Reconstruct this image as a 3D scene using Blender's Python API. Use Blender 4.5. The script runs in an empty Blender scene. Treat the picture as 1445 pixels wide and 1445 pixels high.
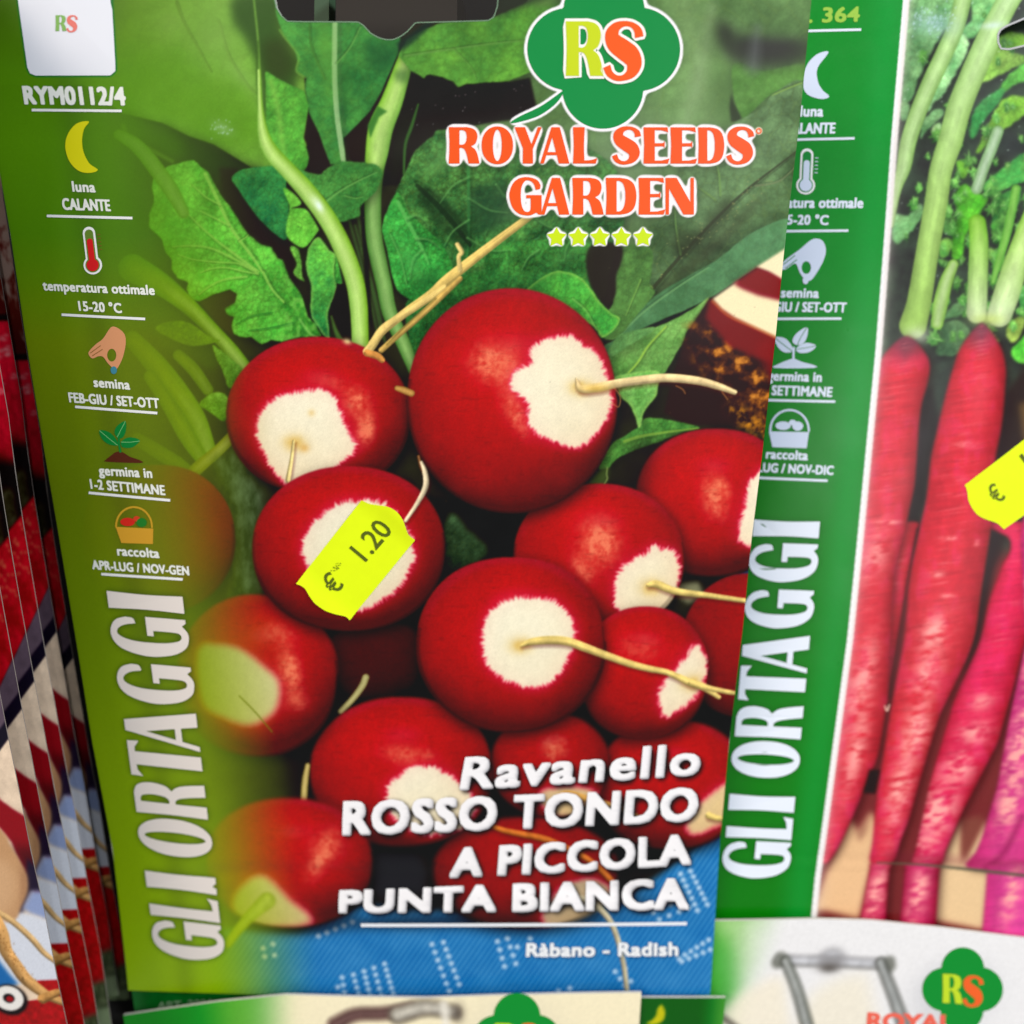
import bpy, math, random
import numpy as np
from mathutils import Matrix, Vector
from mathutils.geometry import tessellate_polygon

# ------------------------------------------------------------------ camera, world, lamps, exposure
scene = bpy.context.scene
PITCH = math.radians(33.0)
PX = 1445.0                      # the photograph is 1445 px square
FPX = 1335.0                     # focal length in those pixels
CAM = Vector((0.0, 0.0, 1.30))
AX_R = Vector((1, 0, 0))
AX_D = Vector((0, -math.sin(PITCH), -math.cos(PITCH)))
AX_F = Vector((0, math.cos(PITCH), -math.sin(PITCH)))

cam_data = bpy.data.cameras.new("camera")
cam = bpy.data.objects.new("camera", cam_data)
scene.collection.objects.link(cam)
cam.matrix_world = Matrix(((AX_R.x, -AX_D.x, -AX_F.x, CAM.x), (AX_R.y, -AX_D.y, -AX_F.y, CAM.y),
                           (AX_R.z, -AX_D.z, -AX_F.z, CAM.z), (0, 0, 0, 1)))
cam_data.sensor_width = 36.0
cam_data.lens = 36.0 * FPX / PX
cam_data.clip_start, cam_data.clip_end = 0.005, 50.0
cam_data.dof.use_dof = True
cam_data.dof.focus_distance = 0.150
cam_data.dof.aperture_fstop = cam_data.lens / 2.6
scene.camera = cam

world = bpy.data.worlds.new("World")
scene.world = world
world.use_nodes = True
world.node_tree.nodes["Background"].inputs[0].default_value = (0.93, 0.97, 1.0, 1)
world.node_tree.nodes["Background"].inputs[1].default_value = 0.30


def lamp(name, loc, target, size, energy, color):
    d = bpy.data.lights.new(name, 'AREA')
    d.shape, d.size, d.size_y, d.energy, d.color = 'RECTANGLE', size[0], size[1], energy, color
    o = bpy.data.objects.new(name, d)
    scene.collection.objects.link(o)
    o.location = loc
    o.rotation_euler = (Vector(target) - Vector(loc)).to_track_quat('-Z', 'Y').to_euler()
    return o


TARGET = (0.0, 0.14, 1.21)
lamp("shop_lamp_cool", (1.45, -0.45, 2.45), TARGET, (0.9, 0.35), 40.0, (0.90, 0.95, 1.0))
lamp("shop_lamp_warm", (-0.75, -0.85, 2.35), TARGET, (0.9, 0.35), 15.0, (1.0, 0.88, 0.76))

lamp("sheen_lamp", (0.52, -1.45, 1.72), TARGET, (0.10, 0.55), 2.6, (0.92, 0.96, 1.0))  # added strip lamp, placed to mirror a soft sheen onto the upper right

scene.view_settings.view_transform = 'Standard'
scene.view_settings.look = 'None'
scene.view_settings.exposure = 0.0
scene.view_settings.gamma = 1.0
scene.view_settings.use_curve_mapping = False
scene.cycles.use_denoising = True
scene.cycles.max_bounces = 6


# ------------------------------------------------------------------ small numeric helpers
def C(r, g, b):
    return np.array((r, g, b), np.float32) / 255.0


def lin(c):
    c = np.clip(np.asarray(c, np.float32), 0, 1)
    return np.where(c <= 0.04045, c / 12.92, ((c + 0.055) / 1.055) ** 2.4)


def sstep(a, b, x):
    t = np.clip((x - a) / (b - a), 0, 1)
    return t * t * (3 - 2 * t)


def _hash(ix, iy, seed):
    h = (ix.astype(np.int64) * 374761393 + iy.astype(np.int64) * 668265263 + seed * 974634821) & 0xFFFFFFFF
    h = ((h ^ (h >> 13)) * 1274126177) & 0xFFFFFFFF
    return ((h ^ (h >> 16)) & 0xFFFF).astype(np.float32) / 65535.0


def vnoise(x, y, seed=0):
    xi, yi = np.floor(x), np.floor(y)
    fx, fy = x - xi, y - yi
    fx, fy = fx * fx * (3 - 2 * fx), fy * fy * (3 - 2 * fy)
    a, b = _hash(xi, yi, seed), _hash(xi + 1, yi, seed)
    c, d = _hash(xi, yi + 1, seed), _hash(xi + 1, yi + 1, seed)
    return (a * (1 - fx) + b * fx) * (1 - fy) + (c * (1 - fx) + d * fx) * fy


def fbm(x, y, octaves=4, seed=0):
    s, a, t = 0, 0.5, 0
    for k in range(octaves):
        s = s + a * vnoise(x, y, seed + 17 * k)
        t += a
        x, y, a = x * 1.62 - y * 1.22 + 5.1, x * 1.22 + y * 1.62 + 2.7, a * 0.5
    return s / t


def cells(x, y, seed=0):
    """distance to the nearest border of an irregular cell net (leaf veinlets)"""
    xi, yi = np.floor(x), np.floor(y)
    f1 = np.full(x.shape, 9.0, np.float32)
    f2 = f1.copy()
    for dx in (-1, 0, 1):
        for dy in (-1, 0, 1):
            px = xi + dx + _hash(xi + dx, yi + dy, seed)
            py = yi + dy + _hash(xi + dx, yi + dy, seed + 77)
            d = np.hypot(px - x, py - y)
            f2 = np.minimum(f2, np.maximum(f1, d))
            f1 = np.minimum(f1, d)
    return f2 - f1


def catmull(pts, n=6, closed=False):
    p = np.asarray(pts, float)
    if closed:
        q = np.vstack([p[-1:], p, p[:2]])
    else:
        q = np.vstack([2 * p[:1] - p[1:2], p, 2 * p[-1:] - p[-2:-1]])
    out = []
    t = np.linspace(0, 1, n, endpoint=False)[:, None]
    for i in range(1, len(q) - 2):
        a, b, c, d = q[i - 1], q[i], q[i + 1], q[i + 2]
        out.append(0.5 * (2 * b + (c - a) * t + (2 * a - 5 * b + 4 * c - d) * t * t + (3 * b - a - 3 * c + d) * t ** 3))
    if not closed:
        out.append(p[-1:])
    return np.vstack(out)


def resample(loop, step):
    p = np.asarray(loop, float)
    q = np.vstack([p, p[:1]])
    seg = np.hypot(*(q[1:] - q[:-1]).T)
    s = np.concatenate([[0], np.cumsum(seg)])
    n = max(8, int(s[-1] / step))
    u = np.linspace(0, s[-1], n, endpoint=False)
    return np.stack([np.interp(u, s, q[:, 0]), np.interp(u, s, q[:, 1])], 1), u


def ragged(loop, amp, wave, seed, power=1.0, step=1.6):
    """outline with small teeth: pushes a resampled outline in and out along its normal"""
    p, u = resample(loop, step)
    t = np.roll(p, -1, 0) - np.roll(p, 1, 0)
    t /= np.maximum(np.hypot(t[:, 0], t[:, 1]), 1e-6)[:, None]
    nrm = np.stack([t[:, 1], -t[:, 0]], 1)
    k = vnoise(u / wave, np.full_like(u, seed * 3.7), seed) * 0.65 + vnoise(u / (wave * 0.45), np.full_like(u, seed * 1.3), seed + 5) * 0.35
    k = (np.abs(k) ** power - 0.5) * 2
    return p + nrm * (amp * k)[:, None]


def gauss(m, r):
    if r <= 0.05:
        return m
    k = int(math.ceil(r * 2.6))
    w = np.exp(-0.5 * (np.arange(-k, k + 1) / r) ** 2)
    w /= w.sum()
    for ax in (0, 1):
        pad = [(0, 0), (0, 0)]
        pad[ax] = (k, k)
        q = np.pad(m, pad, mode='edge')
        o = np.zeros_like(m)
        n = m.shape[ax]
        for i, wi in enumerate(w):
            o += wi * (q[i:i + n] if ax == 0 else q[:, i:i + n])
        m = o
    return m


# ------------------------------------------------------------------ the printing press: a numpy picture, later carried by the vertices of the printed sheet
class Canvas:
    def __init__(s, x0, y0, x1, y1):
        s.x0, s.y0, s.W, s.H = x0, y0, x1 - x0, y1 - y0
        s.rgb = np.zeros((s.H, s.W, 3), np.float32)
        s.ids = np.zeros((s.H, s.W), np.int16)
        s.Y, s.X = np.mgrid[0:s.H, 0:s.W].astype(np.float32)
        s.X += x0 + 0.5
        s.Y += y0 + 0.5

    def box(s, pts, pad):
        p = np.asarray(pts)
        a = max(0, int(p[:, 0].min() - pad - s.x0)); b = min(s.W, int(p[:, 0].max() + pad - s.x0) + 2)
        c = max(0, int(p[:, 1].min() - pad - s.y0)); d = min(s.H, int(p[:, 1].max() + pad - s.y0) + 2)
        return (slice(c, max(c, d)), slice(a, max(a, b)))

    def mask(s, loops, soft=0.0, pad=None, ss=2):
        loops = [np.asarray(l, float) for l in loops]
        allp = np.vstack(loops)
        sl = s.box(allp, (soft * 3 + 2) if pad is None else pad)
        h, w = sl[0].stop - sl[0].start, sl[1].stop - sl[1].start
        if h <= 0 or w <= 0:
            return sl, np.zeros((max(h, 0), max(w, 0)), np.float32)
        H, W = h * ss, w * ss
        diff = np.zeros((H, W + 1), np.int32)
        off = np.array([s.x0 + sl[1].start, s.y0 + sl[0].start], float)
        for l in loops:
            p = (l - off) * ss
            q = np.roll(p, -1, 0)
            for (xa, ya), (xb, yb) in zip(p, q):
                if ya == yb:
                    continue
                if ya > yb:
                    xa, ya, xb, yb = xb, yb, xa, ya
                r0, r1 = max(0, int(math.ceil(ya - 0.5))), min(H, int(math.ceil(yb - 0.5)))
                if r1 <= r0:
                    continue
                r = np.arange(r0, r1)
                x = xa + (r + 0.5 - ya) * (xb - xa) / (yb - ya)
                c = np.clip(np.ceil(x - 0.5).astype(int), 0, W)
                np.add.at(diff, (r, c), 1)
        m = (np.cumsum(diff[:, :W], 1) % 2).astype(np.float32)
        m = m.reshape(h, ss, w, ss).mean((1, 3))
        return sl, gauss(m, soft)

    def blend(s, sl, m, col):
        a = s.rgb[sl]
        s.rgb[sl] = a + (col - a) * m[..., None]

    def fill(s, loop, col, alpha=1.0, soft=0.7, smooth=False, ident=None):
        loop = catmull(loop, 6, True) if smooth else loop
        sl, m = s.mask([loop], soft)
        if m.size:
            s.blend(sl, m * alpha, col)
            if ident is not None:
                s.ids[sl][m > 0.5] = ident

    def glow(s, cx, cy, rx, ry, col, alpha, rot=0.0, power=1.0):
        k = 2.6 * max(rx, ry)
        sl = s.box([(cx - k, cy - k), (cx + k, cy + k)], 0)
        x, y = s.X[sl] - cx, s.Y[sl] - cy
        c, n = math.cos(rot), math.sin(rot)
        u, v = (x * c + y * n) / rx, (-x * n + y * c) / ry
        s.blend(sl, alpha * np.exp(-(u * u + v * v) ** power), col)

    def shadow(s, loop, dx, dy, soft, alpha, col=(0.05, 0.05, 0.04)):
        sl, m = s.mask([np.asarray(loop, float) + (dx, dy)], soft)
        if m.size:
            s.blend(sl, m * alpha, np.array(col, np.float32))

    def lateral(s, pts, widths, pad=6):
        """signed cross position (-1..1 inside) and position along a tube-like stroke"""
        pts = np.asarray(pts, float)
        wd = np.asarray(widths, float)
        if len(wd) != len(pts):
            wd = np.interp(np.linspace(0, 1, len(pts)), np.linspace(0, 1, len(wd)), wd)
        P = catmull(np.column_stack([pts, wd]), 5)
        sl = s.box(P[:, :2], P[:, 2].max() + pad)
        x, y = s.X[sl], s.Y[sl]
        best = np.full(x.shape, 1e9, np.float32)
        lat = np.zeros_like(best); al = np.zeros_like(best); ww = np.ones_like(best)
        n = len(P) - 1
        for i in range(n):
            (ax, ay, aw), (bx, by, bw) = P[i], P[i + 1]
            dx, dy = bx - ax, by - ay
            L2 = dx * dx + dy * dy
            if L2 < 1e-9:
                continue
            t = np.clip(((x - ax) * dx + (y - ay) * dy) / L2, 0, 1)
            ex, ey = x - ax - t * dx, y - ay - t * dy
            d = np.hypot(ex, ey)
            k = d < best
            best = np.where(k, d, best)
            sg = np.sign(dx * ey - dy * ex)
            w = aw + (bw - aw) * t
            lat = np.where(k, sg * d / np.maximum(w, 0.05), lat)
            al = np.where(k, (i + t) / n, al)
            ww = np.where(k, w, ww)
        return sl, lat, al, ww

    def stroke(s, pts, widths, col, alpha=1.0, soft=0.8):
        sl, lat, al, w = s.lateral(pts, widths)
        if lat.size:
            m = np.clip((1 - np.abs(lat)) * w / max(soft, 0.3) * 0.5 + 0.5, 0, 1)
            s.blend(sl, m * alpha, col)

    def stem(s, pts, widths, edge, mid, other=None, bias=0.0, soft=1.2, alpha=1.0, grain=0.06, seed=1, end=None):
        """a rounded stalk: edge colour on one flank, mid along the crest, other on the far flank"""
        other = edge if other is None else other
        sl, lat, al, w = s.lateral(pts, widths)
        if not lat.size:
            return
        m = np.clip((1 - np.abs(lat)) * w / soft * 0.5 + 0.5, 0, 1)
        t = np.clip(lat - bias, -1, 1)
        k = (np.abs(t) ** 1.5)[..., None]
        side = np.where((t < 0)[..., None], edge, other)
        col = mid * (1 - k) + side * k
        if end is not None:
            f = (al ** 1.3)[..., None]
            col = col * (1 - f) + end * (0.75 + 0.25 * (1 - k)) * f
        g = (fbm(s.X[sl] / 9, s.Y[sl] / 16, 3, seed) - 0.5) + 0.5 * (vnoise(lat * 5, al * 8, seed + 3) - 0.5)
        col = col * (1 + grain * 3 * g[..., None])
        s.blend(sl, m * alpha, col)

    def leaf(s, loop, c0, c1, grad=(0, -1), jag=1.2, wave=9, tex=16, contrast=0.8, crinkle=0.25, veins=(), vein=None,
             soft=0.9, seed=1, drop=0.55, rim=None, smooth=True, ident=None, alpha=1.0):
        loop = catmull(loop, 6, True) if smooth else np.asarray(loop, float)
        if jag:
            loop = ragged(loop, jag, wave, seed)
        if drop:
            s.shadow(loop, 3, 5, 6, drop)
        sl, m = s.mask([loop], soft)
        if not m.size:
            return
        x, y = s.X[sl], s.Y[sl]
        cx, cy = loop.mean(0)
        ext = max(np.ptp(loop[:, 0]), np.ptp(loop[:, 1])) * 0.5
        g = ((x - cx) * grad[0] + (y - cy) * grad[1]) / ext
        n = fbm(x / tex, y / tex, 4, seed) - 0.5
        t = np.clip(0.5 + 0.45 * g + 1.3 * contrast * n, -0.25, 1.25)[..., None]
        col = c0 * (1 - t) + c1 * t
        wx, wy = x + 5 * (fbm(x / 13, y / 13, 2, seed + 43) - 0.5), y + 5 * (fbm(x / 13, y / 13, 2, seed + 44) - 0.5)
        net = cells((wx * 0.83 + wy * 0.55) / (tex * 0.62), (wy * 0.83 - wx * 0.55) / (tex * 0.62), seed + 40)
        net2 = cells((wx * 0.6 - wy * 0.8) / (tex * 0.27), (wy * 0.6 + wx * 0.8) / (tex * 0.27), seed + 42)
        dome = np.clip(net * 2.2, 0, 1) - 0.55
        line = np.exp(-(net / 0.07) ** 2)
        rid2 = fbm((x + 0.6 * y) / 3.1, (y - 0.6 * x) / 3.1, 2, seed + 41) - 0.5
        relief = fbm(x / (tex * 0.5) + 0.35, y / (tex * 0.5) + 0.5, 3, seed + 45) - fbm(x / (tex * 0.5), y / (tex * 0.5), 3, seed + 45)
        col = col * (1 + crinkle * (0.55 * dome + 0.25 * (np.clip(net2 * 2.5, 0, 1) - 0.6) + 0.8 * rid2 + 0.9 * relief + 1.5 * (fbm(x / (tex * 2.2), y / (tex * 2.2), 2, seed + 46) - 0.5))[..., None])
        col = col + (np.array((0.09, 0.10, 0.03), np.float32) - col * 0.10) * (line * min(1.0, crinkle * 2.2))[..., None]
        col = col * 1.13
        if rim is not None:
            inner = gauss(m, 2.2)
            r = np.clip(m - inner, 0, 1) * 2.2
            col = col + (rim - col) * np.clip(r, 0, 1)[..., None]
        s.blend(sl, m * alpha, col)
        if ident is not None:
            s.ids[sl][m > 0.5] = ident
        for v in veins:
            pts, w = v[0], v[1]
            vc = v[2] if len(v) > 2 else vein
            sv, lat, al, ww = s.lateral(pts, w, 4)
            if lat.size:
                full = np.zeros((s.H, s.W), np.float32)
                full[sl] = m
                mm = np.clip((1 - np.abs(lat)) * ww * 0.55 + 0.45, 0, 1) * full[sv]
                s.blend(sv, mm * 0.75, vc)
                dk = np.clip(1 - np.abs(lat + 2.0) / 1.4, 0, 1) * full[sv]
                s.blend(sv, dk * 0.30, np.asarray(vc) * 0.35)

    def radish(s, cx, cy, rx, ry, patch=None, shine=(), rot=0.0, lit=1.0, seed=1, ident=1, cream=None, core=None, sq=2.15, soft=0.9, shade=None, fringe=1.0):
        """a round red radish: globe shading, pale tip with a fringed border, orange glints"""
        a = np.linspace(0, 2 * np.pi, 140, endpoint=False)
        e = 2.0 / sq
        ux, uy = np.sign(np.cos(a)) * np.abs(np.cos(a)) ** e * rx, np.sign(np.sin(a)) * np.abs(np.sin(a)) ** e * ry
        wob = 1 + 0.018 * (vnoise(a * 1.3, a * 0 + seed, seed) - 0.5) * 2
        c, n = math.cos(rot), math.sin(rot)
        loop = np.stack([cx + (ux * c - uy * n) * wob, cy + (ux * n + uy * c) * wob], 1)
        s.shadow(loop, 2, 7, 9, 0.75, (0.04, 0.025, 0.025))
        sl, m = s.mask([loop], soft)
        if not m.size:
            return
        x, y = s.X[sl] - cx, s.Y[sl] - cy
        u, v = (x * c + y * n) / rx, (-x * n + y * c) / ry
        r2 = np.clip(u * u + v * v, 0, 1)
        nz = np.sqrt(1 - r2 * 0.97)
        nx, ny = x / rx, y / ry
        L = shade or (-0.10, -0.42, 0.90)
        d = np.clip(nx * L[0] + ny * L[1] + nz * L[2], -0.2, 1.05)
        big = fbm(s.X[sl] / 42, s.Y[sl] / 42, 3, seed + 3) - 0.5
        fine = vnoise(s.X[sl] / 1.7, s.Y[sl] / 1.7, seed + 9) - 0.5
        mid = fbm(s.X[sl] / 7, s.Y[sl] / 11, 3, seed + 12) - 0.5
        t = np.clip((d - 0.05) * 1.06 + 0.22 * big, 0, 1)[..., None]
        dark, base, hot = C(78, 6, 15), C(152, 10, 26), C(190, 16, 28)
        col = np.where(t < 0.55, dark + (base - dark) * (t / 0.55), base + (hot - base) * ((t - 0.55) / 0.45))
        rimk = sstep(0.72, 0.98, r2) * np.clip(-ny * 0.8 + 0.3, 0, 1)
        col = col + (C(176, 42, 58) - col) * (0.40 * rimk)[..., None]
        col = col * (1 + 0.11 * fine[..., None] + 0.09 * mid[..., None])
        for (sx, sy, sw, sh, sr, st) in shine:
            X, Y = s.X[sl] - sx, s.Y[sl] - sy
            cc, nn = math.cos(sr), math.sin(sr)
            p, q = (X * cc + Y * nn) / sw, (-X * nn + Y * cc) / sh
            g = np.exp(-(p * p + q * q))
            f = fbm(s.X[sl] / 6, s.Y[sl] / 6, 4, seed + 21)
            f2 = 1 - np.abs(fbm(s.X[sl] / 12, s.Y[sl] / 8, 3, seed + 23) * 2 - 1)
            k = np.clip(g ** 1.6 * (0.62 + 1.5 * (f - 0.40)) * (0.45 + 0.75 * f2), 0, 1) * st
            col = col + (C(226, 66, 42) - col) * np.clip(g * 0.42 * st, 0, 0.5)[..., None]
            col = col + (C(242, 132, 96) - col) * np.clip(k * 0.95, 0, 0.85)[..., None]
        if patch is not None:
            pl = catmull(patch, 8, True)
            _, h = s.mask([pl], 0, pad=1)
            full2 = np.zeros((s.H, s.W), np.float32)
            full2[s.box(pl, 1)] = h
            base_m = full2[sl]
            pcx, pcy = pl.mean(0)
            qx, qy = s.X[sl] - pcx, s.Y[sl] - pcy
            rad, th = np.hypot(qx, qy), np.arctan2(qy, qx)
            R0 = max(18.0, math.sqrt(max(1.0, h.sum()) / math.pi))
            ray = vnoise((th + 4) * R0 / 1.9, rad / 11, seed + 31) * 0.6 + vnoise((th + 4) * R0 / 4.6, rad / 16, seed + 33) * 0.4
            blot = fbm(s.X[sl] / 7, s.Y[sl] / 7, 3, seed + 35)
            env = gauss(base_m, 6.0)
            tt_ = env + 1.05 * fringe * (0.62 * ray + 0.38 * blot - 0.5) * np.clip(4 * env * (1 - env), 0, 1)
            far = gauss(base_m, 11.0)
            col = col + (C(214, 34, 62) - col) * np.clip(far * 1.3, 0, 0.65)[..., None]
            pk = sstep(0.24 - 0.12 * (1 - fringe), 0.50, tt_) * (0.4 + 0.6 * fringe)
            col = col + (C(232, 84, 106) - col) * (pk * 0.9)[..., None]
            pmask = gauss(sstep(0.41 - 0.15 * (1 - fringe), 0.74 + 0.2 * (1 - fringe), tt_), 0.7 + 3.0 * (1 - fringe))
            spk = ray
            cr = C(249, 243, 216) if cream is None else cream
            dk = cr * np.array((0.90, 0.80, 0.66), np.float32)
            inn = gauss(full2[sl], 13)
            tt = np.clip(0.42 + 0.5 * d + 0.12 * big, 0, 1)[..., None]
            pc = dk + (cr - dk) * tt
            pink = np.clip(1.02 - inn, 0, 1) * 0.42
            pc = pc + (C(244, 190, 172) - pc) * (pink * (0.6 + 0.6 * spk))[..., None]
            pc = pc * (1 + 0.03 * fine[..., None] + 0.05 * mid[..., None]) * 0.985
            if core is not None:
                X, Y = s.X[sl] - core[0], s.Y[sl] - core[1]
                g = np.exp(-((X / 15) ** 2 + (Y / 11) ** 2)) * (0.6 + 0.7 * (mid + 0.5))
                pc = pc + (C(214, 170, 70) - pc) * np.clip(g * 0.75, 0, 1)[..., None]
            col = col + (pc - col) * pmask[..., None]
        gl = np.exp(-(((nx - 0.02) / 0.20) ** 2 + ((ny + 0.50) / 0.11) ** 2))
        col = col + (C(214, 70, 78) - col) * (gl * 0.30 * (1 - (pmask if patch is not None else 0)))[..., None]
        scar = np.clip((fbm(s.X[sl] / 16, s.Y[sl] / 2.6, 3, seed + 61) - 0.66) * 6, 0, 1)
        col = col * (1 - 0.10 * (scar * (1 - (pmask if patch is not None else 0)))[..., None])
        edge = sstep(0.93, 1.0, r2)
        col = col * (1 - 0.28 * edge * (ny > -0.2))[..., None]
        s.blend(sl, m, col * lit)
        s.ids[sl][m > 0.5] = ident

    def root(s, pts, widths, col, seed=1, shade=0.62, drop=True):
        if drop:
            s.stroke(np.asarray(pts, float) + (1.5, 3.5), np.asarray(widths) * 1.1, C(70, 8, 14), 0.45, 3.0)
        s.stem(pts, widths, col * 1.04, col * 1.05, col * shade, bias=-0.25, soft=0.9, seed=seed, grain=0.10)

    def sample(s, X, Y):
        x = np.clip(np.asarray(X) - s.x0 - 0.5, 0, s.W - 1.001)
        y = np.clip(np.asarray(Y) - s.y0 - 0.5, 0, s.H - 1.001)
        xi, yi = x.astype(int), y.astype(int)
        fx, fy = (x - xi)[..., None], (y - yi)[..., None]
        r = s.rgb
        return (r[yi, xi] * (1 - fx) + r[yi, xi + 1] * fx) * (1 - fy) + (r[yi + 1, xi] * (1 - fx) + r[yi + 1, xi + 1] * fx) * fy

    def sample_id(s, X, Y):
        x = np.clip((np.asarray(X) - s.x0).astype(int), 0, s.W - 1)
        y = np.clip((np.asarray(Y) - s.y0).astype(int), 0, s.H - 1)
        return s.ids[y, x]


# ------------------------------------------------------------------ picture printed on the radish packet
def zc(x0, y0, k, pts):
    return [(x0 + a / k, y0 + b / k) for a, b in pts]


K3, K5, K8 = 3.0104, 5.5577, 4.8167
MAIN_L = np.array([(-90, -47), (0, -36), (239, -1), (332, 15), (480, 36.5), (593, 55), (739, 80), (920, 110), (1046, 130), (1199, 159), (1360, 177.5), (1398, 181), (1440, 186)])
MAIN_R = np.array([(-90, 1154), (0, 1145), (166, 1129), (349, 1107), (480, 1094), (646, 1075), (765, 1060), (880, 1049), (1046, 1029), (1192, 1015.6), (1404, 1002), (1440, 999)])


def main_xl(y):
    return np.interp(y, MAIN_L[:, 0], MAIN_L[:, 1])


def main_xr(y):
    return np.interp(y, MAIN_R[:, 0], MAIN_R[:, 1])


def star_rows(cv, rows, col, alpha=0.75, r=3.4):
    for (x0, y0), (x1, y1), n in rows:
        for i in range(n):
            f = i / max(1, n - 1)
            x, y = x0 + (x1 - x0) * f, y0 + (y1 - y0) * f
            for a in (0.2, 1.25, 2.3):
                dx, dy = math.cos(a) * r, math.sin(a) * r
                cv.stroke([(x - dx, y - dy), (x + dx, y + dy)], [1.0, 1.0], col, alpha, 1.2)


def paint_radish_picture():
    cv = Canvas(-80, -90, 1190, 1440)
    X, Y = cv.X, cv.Y
    # dark undergrowth
    n = fbm(X / 38, Y / 38, 4, 3)[..., None]
    cv.rgb[:] = C(30, 24, 22) * (1 - n) + C(48, 50, 34) * n
    g1, g2, g3 = C(36, 84, 34), C(72, 132, 48), C(112, 165, 66)
    # --- top right: big soft leaves, reflected haze painted in as pale leaf colour
    cv.leaf([(760, -100), (1190, -100), (1190, 420), (1105, 352), (1040, 395), (960, 440), (905, 452), (860, 420), (800, 330), (740, 300), (650, 240), (630, 188), (700, 170), (735, 60)],
            C(44, 66, 34), C(106, 142, 84), (-0.1, -0.55), jag=0, tex=60, contrast=0.7, crinkle=0.14, seed=11, smooth=False)
    for x0, y0, x1, y1, w, col, a in [(960, -20, 1010, 260, 22, C(140, 168, 112), .45), (1005, 10, 960, 190, 8, C(156, 178, 136), .4), (905, 210, 985, 120, 20, C(120, 150, 98), .4),
                                      (890, 150, 880, 300, 34, C(126, 148, 112), .5), (700, 235, 1010, 235, 16, C(118, 146, 104), .5), (1010, 60, 1040, 300, 18, C(92, 130, 66), .5),
                                      (720, 200, 800, 300, 30, C(96, 128, 84), .5)]:
        cv.stroke([(x0, y0), ((x0 + x1) / 2 + 6, (y0 + y1) / 2), (x1, y1)], [w * .5, w, w * .4], col, a, w * 1.3)
    cv.leaf(zc(780, 0, K3, [(770, 270), (900, 300), (1060, 270), (1060, 350), (930, 400), (850, 470), (800, 500), (765, 400)]), C(62, 104, 40), C(92, 134, 66), (0.2, -0.5), tex=20, crinkle=0.12, jag=0.6, seed=13, drop=0.2)
    cv.fill(zc(780, 0, K3, [(755, 395), (768, 440), (800, 500), (790, 520), (755, 520), (748, 460)]), C(40, 46, 30), 0.85, 1.6)
    cv.glow(1062, 66, 50, 19, C(46, 48, 42), 0.92, 0.16)
    cv.glow(1095, 70, 48, 16, C(58, 54, 56), 0.75, -0.1)
    cv.glow(1024, 50, 14, 22, C(48, 56, 40), 0.85, -0.5)
    cv.fill(zc(780, 0, K3, [(700, 95), (740, 110), (780, 190), (1060, 180), (1080, 250), (900, 290), (760, 250), (735, 190)]), C(50, 50, 44), 0.62, 7, True)
    cv.stroke([(1068, 40), (1062, 95)], [3, 9], C(120, 126, 130), 0.4, 9)  # whitish upright gloss streak, a reflection painted into the picture
    # large lower right leaf with its dark midrib
    cv.leaf(zc(780, 0, K3, [(560, 640), (870, 470), (930, 405), (1060, 345), (1120, 560), (985, 1060), (700, 1190), (380, 1370), (270, 1300), (320, 1100), (350, 1060), (400, 960), (520, 880)]),
            C(42, 62, 34), C(92, 122, 78), (0.35, -0.5), jag=0.8, tex=32, contrast=0.9, crinkle=0.24, seed=15, drop=0.25,
            veins=[(zc(780, 0, K3, [(1040, 640), (830, 800), (680, 940), (520, 1110), (390, 1260)]), [1.2, 2.2, 2.6, 3], C(46, 48, 30)),
                   (zc(780, 0, K3, [(710, 830), (700, 720), (660, 640)]), [1.5, 1], C(110, 150, 70)), (zc(780, 0, K3, [(690, 850), (620, 800), (560, 780)]), [1.3, .8], C(104, 138, 64)),
                   (zc(780, 0, K3, [(540, 1080), (520, 960), (515, 830)]), [1.4, 1], C(98, 138, 66)), (zc(780, 0, K3, [(420, 1220), (370, 1170), (350, 1080)]), [1.2, .8], C(120, 160, 70)),
                   (zc(780, 0, K3, [(860, 790), (960, 770), (1040, 700)]), [1.5, .8], C(112, 122, 84)), (zc(780, 0, K3, [(930, 405), (1000, 375), (1058, 352)]), [1.2, 1], C(132, 168, 74))])
    cv.fill(zc(820, 240, K8, [(980, 170), (1040, 240), (1000, 330), (800, 520), (650, 590), (620, 520), (640, 430), (800, 400), (900, 270)]), C(40, 44, 24), 0.55, 6, True)
    cv.fill(zc(820, 240, K8, [(1240, 150), (1120, 330), (900, 550), (640, 760), (480, 900), (420, 960), (560, 760), (800, 560), (1000, 380)]), C(52, 52, 30), 0.5, 5, True)
    for k in range(60):
        t = random.Random(k).random()
        px, py = 1090 - t * 190 + random.Random(k + 99).uniform(-16, 16), 250 + t * 150 + random.Random(k + 7).uniform(-14, 14)
        cv.glow(px, py, 1.2, 1.0, C(150, 150, 90), 0.55)
    # dark notch right of the stars
    cv.leaf(zc(820, 240, K8, [(240, 680), (270, 540), (380, 500), (480, 560), (460, 780), (490, 840), (300, 1100), (240, 1140), (150, 1130), (140, 1000), (210, 900)]), C(54, 86, 40), C(82, 128, 60), (-0.4, 0.2), jag=1, tex=18, crinkle=0.2, seed=17, drop=0.1,
            veins=[(zc(820, 240, K8, [(400, 740), (350, 860), (300, 980)]), [1.2, .8], C(116, 160, 72))])
    cv.fill(zc(820, 240, K8, [(60, 520), (190, 500), (270, 540), (230, 700), (225, 830), (200, 895), (150, 918), (105, 860), (60, 760), (30, 650)]), C(40, 34, 29), 0.97, 1.4, True)
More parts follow.
